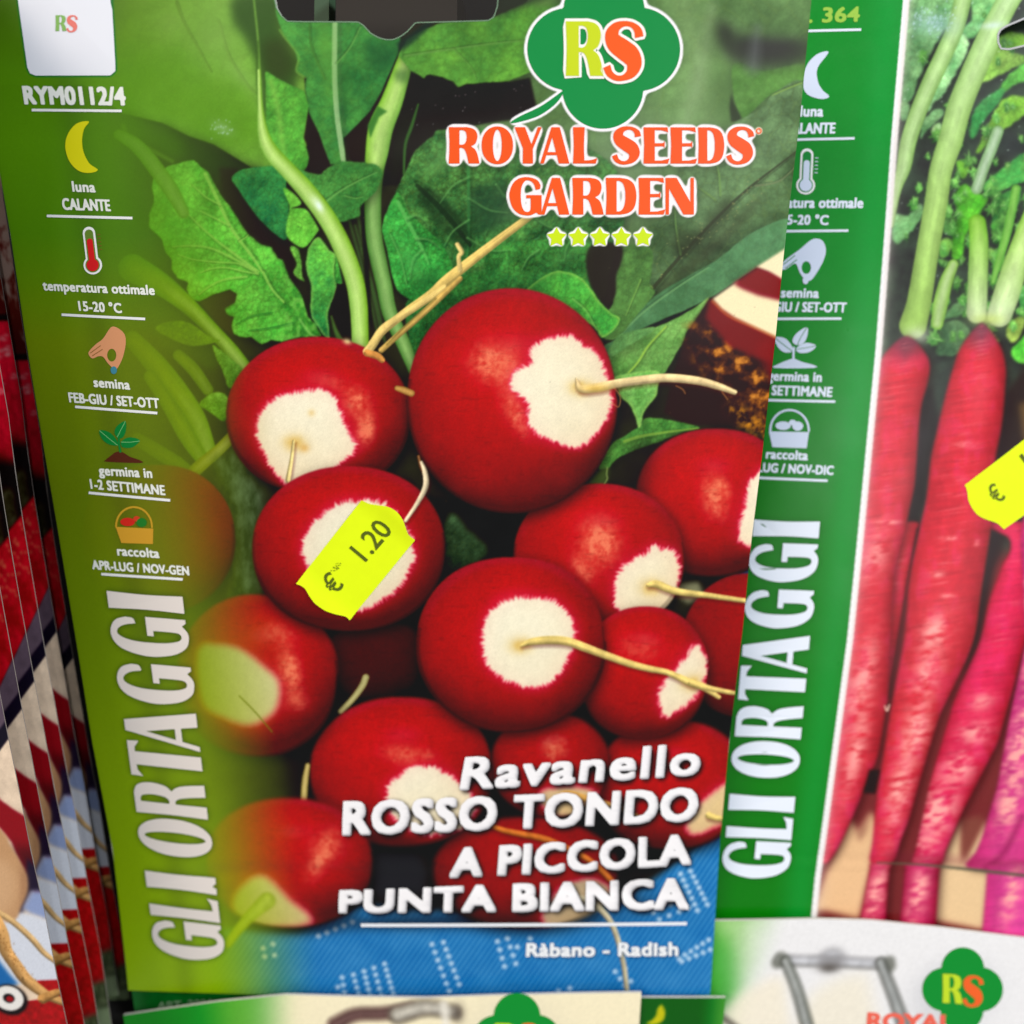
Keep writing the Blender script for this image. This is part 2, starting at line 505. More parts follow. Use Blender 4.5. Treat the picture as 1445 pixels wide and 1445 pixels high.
    # fold leaf and bright lower leaf
    cv.leaf(zc(820, 240, K8, [(1430, 330), (1440, 530), (1380, 552), (1050, 752), (900, 850), (740, 930), (550, 1010), (300, 1130), (150, 1260), (130, 1200), (270, 1110), (500, 850), (900, 620), (1150, 430)]),
            C(48, 84, 48), C(86, 134, 88), (0.3, -0.35), jag=0.5, tex=26, contrast=0.6, crinkle=0.13, seed=19, drop=0.35,
            veins=[(zc(820, 240, K8, [(240, 1130), (420, 960), (640, 800), (860, 660)]), [1.6, 1.4, 1], C(108, 156, 96))])
    # --- upper left: broad pale leaf and its dark flank
    cv.leaf([(-80, -90), (420, -90), (398, 25), (430, 100), (440, 200), (400, 250), (372, 236), (358, 237), (340, 226), (304, 204), (268, 192), (232, 174), (174, 160), (120, 120), (-80, 120)],
            C(72, 122, 32), C(112, 154, 62), (0.1, -0.7), jag=0, tex=46, contrast=0.55, crinkle=0.10, seed=21, smooth=False,
            veins=[([(250, 5), (262, 35), (285, 75), (300, 102)], [1.6, 1.2, .8], C(92, 128, 44)), ([(310, 30), (325, 80), (350, 120), (364, 134)], [1, 1.2, 1], C(100, 140, 52))])
    cv.glow(305, 50, 38, 46, C(132, 172, 84), 0.55, -0.5)
    cv.glow(240, 34, 26, 20, C(132, 170, 86), 0.4, 0.2)
    cv.glow(345, 112, 30, 12, C(130, 172, 84), 0.5, 0.8)
    cv.fill([(295, 108), (330, 116), (366, 146), (372, 205), (320, 205), (240, 165), (180, 120), (200, 70), (236, 72)], C(88, 142, 28), 0.55, 12, True)
    cv.fill([(332, -5), (392, -5), (395, 30), (410, 70), (424, 90), (416, 150), (410, 196), (390, 180), (372, 150), (367, 100), (350, 60), (330, 30)], C(44, 74, 30), 0.88, 6, True)
    cv.fill([(374, 60), (405, 60), (416, 100), (395, 116), (376, 100)], C(48, 62, 26), 0.75, 7, True)
    cv.stroke([(359, -4), (366, 60), (367.5, 100), (370, 150), (373, 205)], [1.2, 1.4, 2, 3, 5], C(118, 168, 66), 0.8, 1.4)
    cv.stroke([(366, 60), (365, 110), (368, 150)], [1.2, 1.5, 1.2], C(52, 86, 28), 0.7, 2)
    cv.glow(316, 181, 15, 8, C(156, 190, 150), 0.45, 0.5)
    for k in range(26):
        q = random.Random(k * 3)
        cv.glow(q.gauss(316, 11), q.gauss(181, 6), 1.0, 1.3, C(190, 222, 224), 0.5)
    cv.fill([(232, 176), (268, 194), (304, 206), (340, 228), (372, 240), (366, 262), (330, 262), (300, 246), (262, 232), (236, 206)], C(36, 46, 24), 0.9, 7, True)
    cv.fill([(172, 158), (200, 166), (236, 182), (262, 206), (250, 226), (206, 200), (180, 190)], C(48, 70, 28), 0.8, 7, True)
    cv.stroke([(176, 178), (186, 196), (216, 212), (246, 228)], [2.4, 2, 1.6], C(104, 146, 56), 0.6, 3)
    # --- centre leaves behind the stems
    cv.leaf(zc(380, 0, K5, [(40, -60), (1010, -60), (1030, 330), (1008, 450), (960, 560), (880, 740), (800, 872), (700, 980), (620, 1062), (588, 1080), (610, 1290), (490, 1292), (440, 1170), (400, 1050), (318, 880), (290, 700), (300, 612), (222, 560), (240, 500), (210, 400), (120, 280), (60, 120)]),
            C(34, 92, 44), C(70, 134, 54), (-0.5, -0.1), jag=0.8, tex=22, contrast=0.8, crinkle=0.18, seed=23, smooth=False,
            veins=[(zc(380, 0, K5, [(520, 180), (520, 600), (540, 900), (570, 1120), (600, 1292)]), [3.6, 3.8, 3.6, 4.2], C(168, 200, 142)),
                   (zc(380, 0, K5, [(320, 200), (340, 380), (440, 620)]), [1.4, 1], C(60, 108, 40)), (zc(380, 0, K5, [(540, 500), (640, 380), (720, 220)]), [1.2, 1], C(96, 152, 70))])
    cv.fill(zc(380, 0, K5, [(560, 540), (640, 520), (620, 760), (600, 960), (570, 900)]), C(28, 78, 36), 0.55, 5, True)
    cv.fill(zc(380, 0, K5, [(760, 380), (1000, 330), (1005, 450), (920, 560), (780, 500)]), C(24, 72, 40), 0.6, 8, True)
    cv.fill(zc(380, 0, K5, [(400, 180), (500, 180), (500, 800), (420, 600), (390, 420)]), C(98, 160, 58), 0.5, 6, True)
    cv.stroke(zc(380, 0, K5, [(90, 240), (130, 300), (210, 400), (240, 460), (222, 560), (290, 612)]), [1.3, 1.2, 1.2], C(110, 170, 66), 0.7, 1.5)
    cv.leaf(zc(380, 0, K5, [(-20, 560), (110, 640), (290, 720), (318, 840), (300, 960), (278, 1080), (300, 1150), (332, 1270), (280, 1342), (180, 1300), (110, 1200), (-10, 1120)]),
            C(54, 122, 42), C(92, 164, 56), (-0.3, -0.2), jag=0.9, tex=18, contrast=0.7, crinkle=0.22, seed=25, drop=0.25, smooth=False)
    cv.stroke(zc(380, 0, K5, [(20, 640), (80, 860), (110, 1100), (130, 1250)]), [4, 3.2, 3], C(134, 192, 76), 0.55, 4)
    for poly in ([(312, 888), (282, 1085), (330, 1200), (304, 1335), (420, 1372), (488, 1292), (440, 1170), (400, 1050)], [(612, 1072), (700, 985), (800, 880), (850, 800), (870, 830), (780, 980), (772, 1200), (745, 1275), (660, 1292), (615, 1180)],
                 [(1008, 452), (1040, 560), (960, 590), (900, 740), (850, 860), (800, 872), (880, 740), (960, 560)]):
        cv.fill(zc(380, 0, K5, poly), C(34, 25, 24), 0.97, 0.9)
    # dark hollow right of the third stem
    cv.fill([(560, 95), (580, 98), (604, 108), (628, 112), (648, 124), (660, 120), (716, 117), (748, 110), (760, 165), (636, 182), (610, 195), (588, 214), (566, 262), (540, 262), (548, 190)], C(29, 23, 25), 0.98, 1.5)
    cv.stroke([(591, 148), (582, 178), (573, 205), (571, 245)], [1.0, 2.2, 2.0, 1.4], C(58, 110, 44), 0.9, 1.2)
    for k in range(16):
        q = random.Random(k + 50)
        cv.glow(q.uniform(575, 740), q.uniform(118, 180), .8, .8, C(150, 150, 150), 0.6)
    # textured leaf in the middle, below the brand
    cv.leaf([(560, 271), (586, 216), (611, 193), (632, 183), (760, 186), (860, 230), (880, 300), (860, 380), (835, 430), (700, 430), (640, 420), (592, 424), (578, 420), (560, 402), (547, 348), (542, 316)],
            C(26, 66, 32), C(68, 120, 54), (-0.1, -0.5), jag=1.5, wave=8, tex=15, contrast=1.1, crinkle=0.42, seed=29,
            veins=[([(661, 235), (662, 300), (660, 360)], [2.4, 2.2, 1.5], C(56, 128, 60)), ([(590, 262), (628, 300), (664, 345)], [3, 4, 3], C(24, 38, 24)), ([(700, 335), (725, 318), (740, 305)], [1.2, 1], C(66, 134, 74)),
                   ([(714, 372), (740, 345), (760, 335)], [1.2, 1], C(70, 140, 80)), ([(690, 330), (706, 300), (716, 280)], [1.2, .8], C(72, 128, 52))])
    cv.fill([(672, 262), (722, 262), (735, 300), (700, 325), (668, 330), (664, 290)], C(20, 44, 30), 0.6, 7, True)
    cv.fill([(592, 266), (620, 272), (660, 318), (660, 352), (630, 330), (600, 296)], C(22, 38, 24), 0.62, 4, True)
    cv.leaf([(562, 272), (578, 300), (602, 322), (628, 348), (640, 384), (630, 410), (592, 424), (578, 420), (560, 402), (547, 348), (542, 316)], C(32, 104, 42), C(62, 152, 60), (0.0, -0.4), jag=1.0, tex=12, contrast=0.9, crinkle=0.32, seed=31, drop=0.2,
            veins=[([(563, 285), (578, 315), (594, 345), (606, 372)], [2.6, 3.0, 1.2], C(92, 178, 84)), ([(552, 330), (566, 362), (575, 400)], [1.2, 1], C(86, 164, 76))])
    cv.fill([(566, 150), (590, 150), (560, 262), (545, 268)], C(32, 40, 28), 0.35, 5)
    cv.leaf([(690, 352), (748, 338), (800, 340), (832, 346), (836, 390), (836, 432), (780, 432), (720, 420), (690, 400)], C(28, 74, 34), C(60, 124, 50), (0.1, -0.4), jag=1.4, tex=14, contrast=0.9, crinkle=0.4, seed=33, drop=0.2)
    cv.fill([(828, 352), (840, 343), (858, 341), (877, 350), (875, 372), (868, 388), (868, 410), (862, 426), (853, 432), (842, 420), (832, 402), (826, 375)], C(40, 33, 28), 0.97, 1.6, True)
    cv.leaf([(742, 408), (768, 388), (789, 381), (815, 388), (830, 402), (842, 420), (852, 431), (862, 440), (874, 448), (868, 462), (851, 475), (845, 472), (832, 456), (780, 436), (740, 430)], C(44, 120, 46), C(84, 166, 58), (-0.1, -0.3), jag=1.0, tex=14, contrast=0.7, crinkle=0.25, seed=35, drop=0.2, rim=C(160, 196, 84),
            veins=[(zc(820, 240, K8, [(-60, 870), (30, 950), (100, 1080)]), [1.2, 1], C(120, 186, 84))])
    cv.leaf(zc(820, 240, K8, [(740, 950), (830, 885), (862, 872), (800, 985), (720, 1090), (682, 1170), (600, 1310), (520, 1392), (220, 1420), (180, 1330), (200, 1240), (330, 1130), (560, 1040)]), C(66, 116, 48), C(118, 164, 84), (0.3, -0.2), jag=0.8, tex=16, contrast=0.7, crinkle=0.2, seed=37, drop=0.35,
            veins=[(zc(820, 240, K8, [(570, 1060), (450, 1190), (380, 1300), (290, 1400)]), [1.3, 1.6, 1.2], C(156, 196, 70))])
    cv.leaf(zc(820, 240, K8, [(250, 1120), (300, 1100), (480, 1060), (470, 1100), (330, 1180), (200, 1260), (180, 1220)]), C(60, 100, 52), C(100, 146, 78), (0.2, -0.3), jag=0.6, tex=12, crinkle=0.18, seed=38, drop=0.3)
    # side veins on the broad leaves
    for (ax, ay, bx, by, cx_, cy_) in [(662, 250, 640, 262, 622, 286), (662, 280, 690, 296, 716, 300), (662, 310, 640, 326, 628, 346), (660, 335, 690, 352, 718, 352), (575, 308, 590, 304, 606, 318), (588, 336, 606, 338, 622, 350),
                                       (596, 352, 584, 366, 580, 392), (760, 352, 746, 362, 736, 380), (745, 300, 770, 318, 800, 326), (820, 320, 800, 346, 796, 366), (700, 260, 716, 280, 742, 292)]:
        cv.stroke([(ax, ay), (bx, by), (cx_, cy_)], [1.5, 1.2, 0.7], C(98, 164, 84), 0.6, 1.2)
        cv.stroke([(ax + 2, ay + 3), (bx + 2, by + 3), (cx_ + 1, cy_ + 2)], [1.6, 1.4, 0.8], C(20, 52, 26), 0.4, 1.6)
    for k, (x_, y_, w_, h_, a_, c_) in enumerate([(618, 232, 30, 16, .5, (94, 150, 76)), (700, 312, 26, 12, .35, (30, 60, 38)), (584, 372, 14, 30, .35, (92, 180, 88)), (610, 392, 22, 12, .4, (26, 72, 36)), (760, 400, 30, 10, .35, (20, 60, 30)),
                                                  (742, 290, 40, 16, .4, (110, 150, 96)), (800, 360, 24, 12, .4, (84, 150, 76))]):
        cv.glow(x_, y_, w_, h_, C(*c_), a_, -0.5)
    # --- the cut radish and crust at the right edge
    cv.fill(zc(820, 240, K8, [(720, 1080), (860, 880), (1330, 1130), (1420, 1240), (1400, 1750), (1250, 1790), (1000, 1730), (700, 1720), (560, 1640), (640, 1330)]), C(44, 24, 16), 0.97, 2)
    sl, m = cv.mask([zc(820, 240, K8, [(700, 1090), (800, 1050), (1000, 1150), (1240, 1300), (1330, 1480), (1320, 1760), (1200, 1760), (1050, 1540), (960, 1440), (820, 1330)])], 9)
    cr = fbm(cv.X[sl] / 13, cv.Y[sl] / 13, 5, 61)
    cv.blend(sl, m * np.clip((cr - 0.34) * 2.6, 0, 1), C(150, 78, 26))
    cv.blend(sl, m * np.clip((cr - 0.53) * 4.5, 0, 1), C(206, 132, 48))
    sl, m = cv.mask([zc(820, 460, 4.983, [(1010, 520), (1100, 560), (1300, 680), (1300, 800), (1180, 740), (1080, 660)])], 6)
    cr = fbm(cv.X[sl] / 8, cv.Y[sl] / 8, 4, 63)
    cv.blend(sl, m * np.clip((cr - 0.36) * 3, 0, 1), C(216, 140, 34))
    cv.fill(zc(820, 240, K8, [(840, 1000), (868, 872), (960, 900), (1320, 1125), (1400, 1130), (1400, 1300), (1300, 1300), (1180, 1270), (1000, 1190)]), C(118, 16, 22), 1, 3.0, False)
    cv.fill(zc(820, 240, K8, [(1180, 1210), (1320, 1150), (1380, 1420), (1320, 1460), (1250, 1330)]), C(130, 22, 22), 0.8, 5, True)
    cv.fill(zc(820, 240, K8, [(888, 872), (1060, 752), (1420, 870), (1420, 1160), (1322, 1135), (1190, 1074), (1040, 1000), (950, 940)]), C(246, 230, 184), 1, 1.8)
    cv.fill(zc(820, 240, K8, [(1030, 770), (1200, 655), (1420, 720), (1420, 890), (1345, 885), (1200, 850), (1090, 805)]), C(126, 14, 28), 1, 2.6)
    cv.fill(zc(820, 240, K8, [(1190, 656), (1440, 500), (1440, 770), (1362, 738), (1280, 690)]), C(246, 230, 186), 1, 1.6)
    cv.stroke(zc(820, 240, K8, [(890, 890), (1000, 990), (1190, 1075), (1322, 1138)]), [1.5, 1.5, 1.5], C(206, 120, 60), 0.7, 2.5)
    # leaves between the right radishes
    L = lambda p: zc(820, 460, 4.983, p)
    cv.leaf(L([(410, 690), (445, 640), (600, 650), (830, 708), (720, 735), (560, 800), (300, 890), (215, 950), (190, 985), (120, 980), (200, 830), (300, 760)]), C(40, 88, 36), C(84, 142, 58), (-0.3, -0.2), jag=1.0, tex=12, contrast=0.8, crinkle=0.28, seed=41, drop=0.3,
            veins=[(L([(820, 712), (600, 738), (420, 765), (300, 800)]), [1.2, 2, 2.4], C(134, 176, 66))])
    cv.fill(L([(40, 1090), (170, 960), (190, 1000), (170, 1100), (60, 1140)]), C(74, 98, 44), 0.8, 3)
    cv.stroke(L([(180, 985), (175, 1030), (180, 1060), (160, 1095)]), [.9, .9, .8], C(150, 176, 90), 0.8, 1.2)
    cv.leaf(L([(180, 360), (520, 300), (540, 400), (520, 490), (440, 590), (412, 702), (395, 690), (360, 590), (330, 545), (270, 490), (250, 430)]), C(66, 122, 48), C(122, 176, 92), (0.2, -0.2), jag=1.3, tex=12, contrast=0.7, crinkle=0.24, seed=43, drop=0.4, rim=C(150, 190, 90))
    # --- left serrated leaf with its fan of veins
    Z = lambda p: zc(160, 240, K5, p)
    big = Z([(440, -30), (330, 70), (320, 150), (335, 250), (295, 350), (300, 450), (400, 545), (425, 640), (475, 700), (478, 780), (520, 840), (575, 862), (600, 880), (588, 925), (625, 1015), (700, 1022), (800, 972), (930, 932), (982, 962), (970, 1030), (885, 1082), (900, 1122), (958, 1145), (940, 1220), (960, 1280), (1010, 1300), (1100, 1302), (1180, 1358), (1250, 1325), (1330, 1335), (1480, 1300),
             (1640, 1290), (1600, 1200), (1540, 1150), (1500, 1000), (1460, 940), (1390, 830), (1340, 700), (1300, 690), (1255, 600), (1180, 580), (1070, 500), (990, 380), (930, 280), (860, 200), (760, 20), (640, -80)])
    cv.leaf(big, C(52, 132, 40), C(102, 172, 62), (-0.35, -0.15), jag=1.3, wave=7, tex=15, contrast=0.7, crinkle=0.27, seed=45, smooth=False, drop=0.4, vein=C(142, 196, 84),
            veins=[(Z([(735, 30), (840, 250), (920, 420), (1000, 540), (1100, 670), (1180, 790)]), [2.6, 2.4, 2.2, 2.2, 1.6]), (Z([(1150, 790), (1000, 680), (840, 560), (700, 440), (590, 330)]), [1.8, 1.6, 1.3, .8]),
                   (Z([(1130, 780), (960, 690), (780, 610), (620, 590), (480, 600)]), [1.7, 1.5, 1.2, .8]), (Z([(1140, 800), (1000, 730), (860, 720), (660, 700), (520, 660)]), [1.5, 1.2, 1, .7]),
                   (Z([(1150, 810), (1040, 790), (900, 760), (780, 770), (700, 800)]), [1.3, 1.1, .8]), (Z([(1060, 830), (900, 850), (780, 900), (690, 970)]), [1.5, 1.2, .8]), (Z([(920, 430), (820, 380), (700, 320)]), [1.3, .8]),
                   (Z([(850, 270), (740, 210), (640, 120)]), [1.2, .8]), (Z([(1190, 800), (1260, 930), (1350, 1030)]), [2, 1.4]), (Z([(1250, 1110), (1100, 1140), (980, 1200)]), [1.2, .8], C(44, 110, 40)),
                   (Z([(1420, 1190), (1240, 1230), (1080, 1250)]), [1.4, .9], C(44, 112, 42)), (Z([(1000, 560), (1060, 520), (1080, 490)]), [1, .7])])
    sl, m = cv.mask([big], 1)
    rx = sstep(370, 440, cv.X[sl])
    bl = vnoise(cv.X[sl] / 5.5, cv.Y[sl] / 6.5, 77)
    cv.blend(sl, m * rx * sstep(0.45, 0.85, bl) * 0.6, C(122, 196, 84))
    cv.blend(sl, m * rx * sstep(0.6, 0.2, bl) * 0.35, C(30, 98, 40))
    # shadow gap under the long fold
    cv.fill(Z([(840, -20), (1000, -10), (960, 70), (1010, 170), (1130, 340), (1260, 480), (1380, 545), (1420, 600), (1440, 760), (1460, 900), (1390, 820), (1345, 690), (1300, 680), (1255, 590), (1180, 570), (1070, 490), (990, 370), (930, 270), (870, 190)]), C(36, 27, 24), 0.96, 2.6)
    cv.fill(Z([(800, 975), (930, 938), (980, 965), (970, 1030), (888, 1082), (900, 1124), (955, 1150), (940, 1230), (960, 1300), (860, 1230), (760, 1110), (690, 1030)]), C(52, 44, 24), 0.95, 1.8)
    # small cluster of leaflets
    cv.leaf(Z([(945, 60), (1060, -10), (1345, -20), (1370, 130), (1392, 330), (1370, 542), (1250, 470), (1120, 335), (1000, 160)]), C(24, 84, 48), C(54, 130, 58), (0.1, -0.6), jag=0.6, tex=13, contrast=0.8, crinkle=0.26, seed=47, drop=0.45)
    S = lambda p: zc(380, 240, K5, p)
    cv.leaf(S([(120, 140), (200, 180), (262, 262), (180, 300), (240, 296), (310, 318), (395, 452), (385, 490), (292, 600), (205, 572), (142, 482), (170, 290)]), C(64, 140, 42), C(116, 188, 66), (0.1, -0.1), jag=0.7, tex=11, contrast=0.6, crinkle=0.2, seed=49, drop=0.4)
    cv.leaf(S([(186, 590), (240, 620), (262, 720), (272, 830), (292, 872), (210, 815), (225, 720), (190, 650)]), C(62, 120, 42), C(112, 172, 66), (0.4, 0), jag=1.2, tex=9, seed=51, drop=0.4)
    cv.leaf(S([(305, 700), (320, 610), (400, 520), (485, 625), (532, 662), (525, 800), (545, 930), (490, 1055), (470, 1140), (485, 1310), (405, 1240), (335, 1110), (340, 900), (300, 770)]), C(24, 92, 48), C(92, 168, 58), (0.0, -0.9), jag=1.0, tex=12, contrast=0.5, crinkle=0.26, seed=53, drop=0.4, rim=C(136, 186, 84))
    cv.leaf(S([(535, 670), (560, 760), (582, 880), (552, 884), (528, 850)]), C(34, 106, 44), C(70, 146, 52), (0, -0.5), jag=0.8, tex=9, seed=55, drop=0.3)
    cv.fill(S([(545, 890), (608, 890), (648, 1080), (664, 1330), (595, 1330), (500, 1190), (498, 1050)]), C(30, 18, 18), 0.97, 1.0)
    cv.stroke(S([(500, 1140), (530, 1240), (570, 1330)]), [1, 2.5, 4], C(74, 120, 50), 0.8, 1.8)
    cv.stroke(S([(250, 1160), (330, 1270), (390, 1300)]), [1.2, 1.6, 1], C(132, 196, 92), 0.7, 1.3)
    # fibres between the stems
    for a, b in (((495, 312), (535, 470)), ((503, 318), (541, 475)), ((512, 350), (545, 480)), ((506, 300), (520, 400))):
        cv.stroke([a, ((a[0] + b[0]) / 2 + 2, (a[1] + b[1]) / 2), b], [1.6, 2.2, 1.4], C(60, 92, 44), 0.7, 1.8)
    cv.fill([(513, 296), (519, 300), (524, 400), (528, 470), (519, 430), (512, 330)], C(26, 18, 16), 0.9, 1.2)
    cv.leaf([(575, 425), (600, 428), (640, 395), (700, 380), (716, 408), (640, 440), (610, 500), (590, 530), (580, 490)], C(18, 56, 28), C(48, 108, 44), (0, -0.3), jag=1, tex=12, crinkle=0.35, seed=57, drop=0.2)
    # stalks
    cv.stem([(588, 525), (578, 500), (567, 474), (551, 438), (543.7, 402), (535.6, 366), (529, 330), (527.5, 276), (530, 236), (533, 216), (539, 180), (554, 144), (568, 101), (577, 74)], [8, 9, 10, 10.5, 11, 11.5, 11.5, 12, 14, 15.5, 17, 15, 12, 10], C(58, 108, 40), C(132, 176, 96), C(70, 118, 48), seed=3, grain=0.05)
    cv.stem([(530, 240), (533, 216), (539, 180), (554, 144), (568, 101), (577, 74)], [12, 15.5, 17, 15, 12, 10], C(122, 182, 48), C(178, 216, 116), C(104, 158, 58), seed=4, grain=0.05)
    # leaf right, horizontal, under the slot
    cv.leaf([(563, 79), (574, 58), (600, 42), (624, 33), (700, 24), (760, -4), (806, -12), (806, 80), (745, 104), (716, 116), (690, 117), (659, 119), (647, 124), (640, 116), (626, 110), (609, 106), (603, 107), (599, 112), (590, 106), (579, 100)],
            C(48, 96, 40), C(94, 150, 52), (0.05, 0.75), jag=0.8, tex=20, contrast=0.7, crinkle=0.17, seed=27, smooth=False,
            veins=[([(572, 80), (640, 70), (700, 62), (745, 58)], [1.2, 1.1, .8], C(96, 140, 66)), ([(640, 70), (665, 96), (672, 112)], [.9, .7], C(96, 144, 62))])
    cv.fill([(560, 62), (578, 50), (602, 32), (614, 32), (590, 56), (566, 74)], C(24, 44, 38), 0.8, 2.5)
    cv.fill([(702, -20), (800, -20), (800, 8), (752, 6), (716, 18), (700, 26)], C(44, 50, 42), 0.8, 4)
    cv.glow(772, 4, 20, 8, C(94, 132, 66), 0.7, -0.3)
    cv.fill([(520, 178), (534, 150), (548, 158), (536, 166), (524, 196)], C(52, 112, 42), 0.9, 1.2)
    cv.fill([(557, 100), (579, 98), (576, 118), (565, 118), (558, 112)], C(40, 78, 36), 0.6, 4)
    cv.leaf(S([(230, -10), (320, 20), (410, 35), (450, 0), (560, -62), (700, -62), (840, -40), (895, 10), (892, 60), (845, 165), (760, 245), (722, 290), (718, 358), (640, 385), (600, 402), (522, 402), (490, 310), (430, 200), (330, 110)]), C(38, 94, 42), C(76, 136, 58), (-0.4, -0.1), jag=0.7, tex=14, contrast=0.8, crinkle=0.24, seed=59, drop=0.5,
            veins=[(S([(440, 260), (560, 170), (700, 90), (850, 20)]), [1.6, 1.2, .8], C(104, 162, 78)), (S([(600, 200), (680, 220), (740, 210)]), [1, .8], C(98, 156, 72))])
    cv.stem([(367, 100), (369, 150), (374, 190), (386, 216), (408, 240), (432, 266), (454, 294), (472, 322), (485, 348), (496, 375), (504, 402), (508, 430), (509.5, 456), (511, 500)], [2, 3.5, 8, 11, 11.5, 12.5, 13, 13, 13.2, 13, 12.8, 12.6, 12, 12], C(118, 172, 42), C(186, 222, 122), C(104, 158, 52), bias=0.1, seed=5, grain=0.04)
    cv.glow(452, 290, 4.5, 9, C(236, 250, 252), 0.9, -0.55)
    cv.glow(446, 283, 6, 10, C(214, 238, 190), 0.5, -0.6)
    # stalks seen through the green side band
    cv.stem([(170, 190), (200, 210), (240, 262), (262, 300)], [7, 10, 11, 8], C(86, 132, 40), C(124, 164, 76), seed=7, alpha=0.9)
    cv.stem([(190, 378), (230, 400), (268, 430), (300, 462), (330, 494), (350, 520)], [20, 16, 12, 10, 10, 10], C(86, 136, 24), C(146, 182, 84), C(86, 130, 40), seed=8)
    cv.fill([(215, 436), (262, 438), (300, 476), (318, 500), (300, 520), (262, 500), (232, 486)], C(52, 66, 14), 0.85, 5, True)
    cv.leaf([(222, 462), (262, 452), (300, 474), (312, 480), (270, 486)], C(62, 92, 24), C(96, 132, 48), jag=0.6, tex=14, seed=60, drop=0.2)
    cv.leaf([(303, 486), (330, 506), (344, 520), (340, 540), (326, 545), (318, 524)], C(54, 98, 34), C(92, 142, 54), jag=1.6, wave=8, tex=8, seed=62, drop=0.35)
    cv.stem([(255, 500), (276, 520), (296, 548)], [8, 9, 8], C(82, 116, 36), C(120, 152, 72), seed=9, alpha=0.85)
    cv.stem([(190, 478), (222, 512), (252, 550), (280, 590), (300, 640)], [12, 15, 16, 14, 10], C(92, 134, 40), C(140, 176, 84), C(80, 122, 44), seed=10)
    cv.stem([(215, 530), (245, 575), (268, 615), (290, 650)], [9, 11, 12, 8], C(86, 128, 38), C(128, 164, 78), seed=11)
    cv.leaf([(284, 568), (304, 552), (322, 556), (326, 578), (318, 592), (300, 580)], C(58, 110, 34), C(104, 160, 64), jag=0.8, tex=6, seed=64, drop=0.3)
    cv.stem([(196, 618), (220, 632), (250, 650), (264, 658)], [9, 10, 10, 8], C(86, 118, 30), C(122, 150, 58), seed=12, alpha=0.9)
    cv.stem([(262, 678), (285, 655), (310, 634), (332, 612)], [10, 9, 8, 8], C(118, 122, 30), C(164, 166, 82), seed=13)
    n2 = fbm(X / 9, Y / 17, 4, 66)
    sl, m = cv.mask([[(300, 648), (335, 628), (372, 690), (380, 800), (360, 850), (326, 850), (334, 760), (318, 690)]], 7)
    cv.blend(sl, m * 0.85, (C(40, 56, 38) + (C(104, 132, 104) - C(40, 56, 38)) * np.clip(n2[sl] * 1.5 - 0.35, 0, 1)[..., None]))
    # --- blue tablecloth
    cl = [(60, 1300), (300, 1306), (420, 1312), (520, 1270), (720, 1290), (900, 1255), (985, 1190), (1030, 1160), (1060, 1160), (1030, 1440), (60, 1440)]
    sl, m = cv.mask([cl], 5)
    x, y = cv.X[sl], cv.Y[sl]
    wv = np.sin((x * 0.62 + y * 0.42) * 1.25) * 0.5 + 0.5
    wv2 = fbm(x / 30, y / 30, 3, 71)
    cloth = C(30, 118, 190) * 0.92 + (C(84, 166, 224) - C(30, 118, 190)) * (0.55 * wv + 0.5 * (wv2 - 0.5))[..., None]
    cv.blend(sl, m, cloth)
    cv.ids[sl][m > 0.5] = 40
    sl, m = cv.mask([[(1032, 812), (1062, 800), (1075, 770), (1075, 830), (1040, 824)]], 2)
    cv.blend(sl, m, C(52, 116, 176)); cv.ids[sl][m > 0.5] = 40
    w = C(196, 220, 240)
    star_rows(cv, [((477, 1392), (477, 1405), 2), ((483, 1378), (486, 1400), 3), ((499, 1374), (506, 1402), 4), ((514, 1369), (522, 1404), 5), ((528, 1364), (538, 1404), 5), ((543, 1358), (555, 1402), 6), ((610, 1330), (634, 1398), 7), ((626, 1327), (648, 1388), 7),
                   ((702, 1326), (712, 1362), 4), ((716, 1322), (728, 1358), 4), ((730, 1334), (748, 1322), 2), ((450, 1318), (498, 1298), 5), ((958, 1352), (1000, 1326), 6), ((962, 1356), (1002, 1340), 5), ((868, 1370), (882, 1390), 3), ((882, 1366), (890, 1384), 2), ((788, 1398), (804, 1394), 2),
                   ((960, 1232), (984, 1284), 7), ((974, 1228), (998, 1276), 7), ((922, 1286), (958, 1270), 4), ((930, 1296), (972, 1280), 4), ((372, 1336), (388, 1346), 2), ((374, 1348), (386, 1330), 2)], w, 0.8, 3.2)
    for a in ((700, 1296, 150, 12, .75), (560, 1300, 90, 10, .6), (880, 1270, 60, 14, .5), (420, 1308, 60, 8, .55)):
        cv.glow(a[0], a[1], a[2], a[3], C(22, 30, 44), a[4])
    # dark floor of the pile
    cv.fill([(430, 860), (600, 870), (620, 990), (700, 1000), (870, 1010), (1000, 1000), (1060, 830), (1060, 1020), (1000, 1180), (880, 1260), (560, 1285), (430, 1230), (400, 1060)], C(30, 24, 22), 0.96, 6)
    cv.fill([(575, 690), (640, 700), (780, 700), (840, 690), (760, 790), (700, 800), (620, 820)], C(28, 24, 20), 0.96, 4)
    cv.leaf([(626, 742), (640, 720), (660, 742), (688, 770), (672, 790), (640, 800), (628, 780)], C(24, 36, 22), C(46, 68, 42), jag=2, wave=6, tex=9, seed=73, drop=0, soft=3)
    cv.fill([(500, 1190), (590, 1190), (606, 1230), (600, 1260), (530, 1264)], C(38, 38, 42), 0.9, 6)  # hollow greyed, with faint reflected glare mixed into its colour
    cv.fill([(880, 580), (930, 560), (970, 600), (1010, 610), (930, 660), (880, 690), (860, 650)], C(36, 28, 22), 0.0, 4)
    # --- radishes, back to front
    yel = C(232, 204, 118)
    cv.radish(225, 758, 108, 106, lit=0.86, seed=101, ident=1)
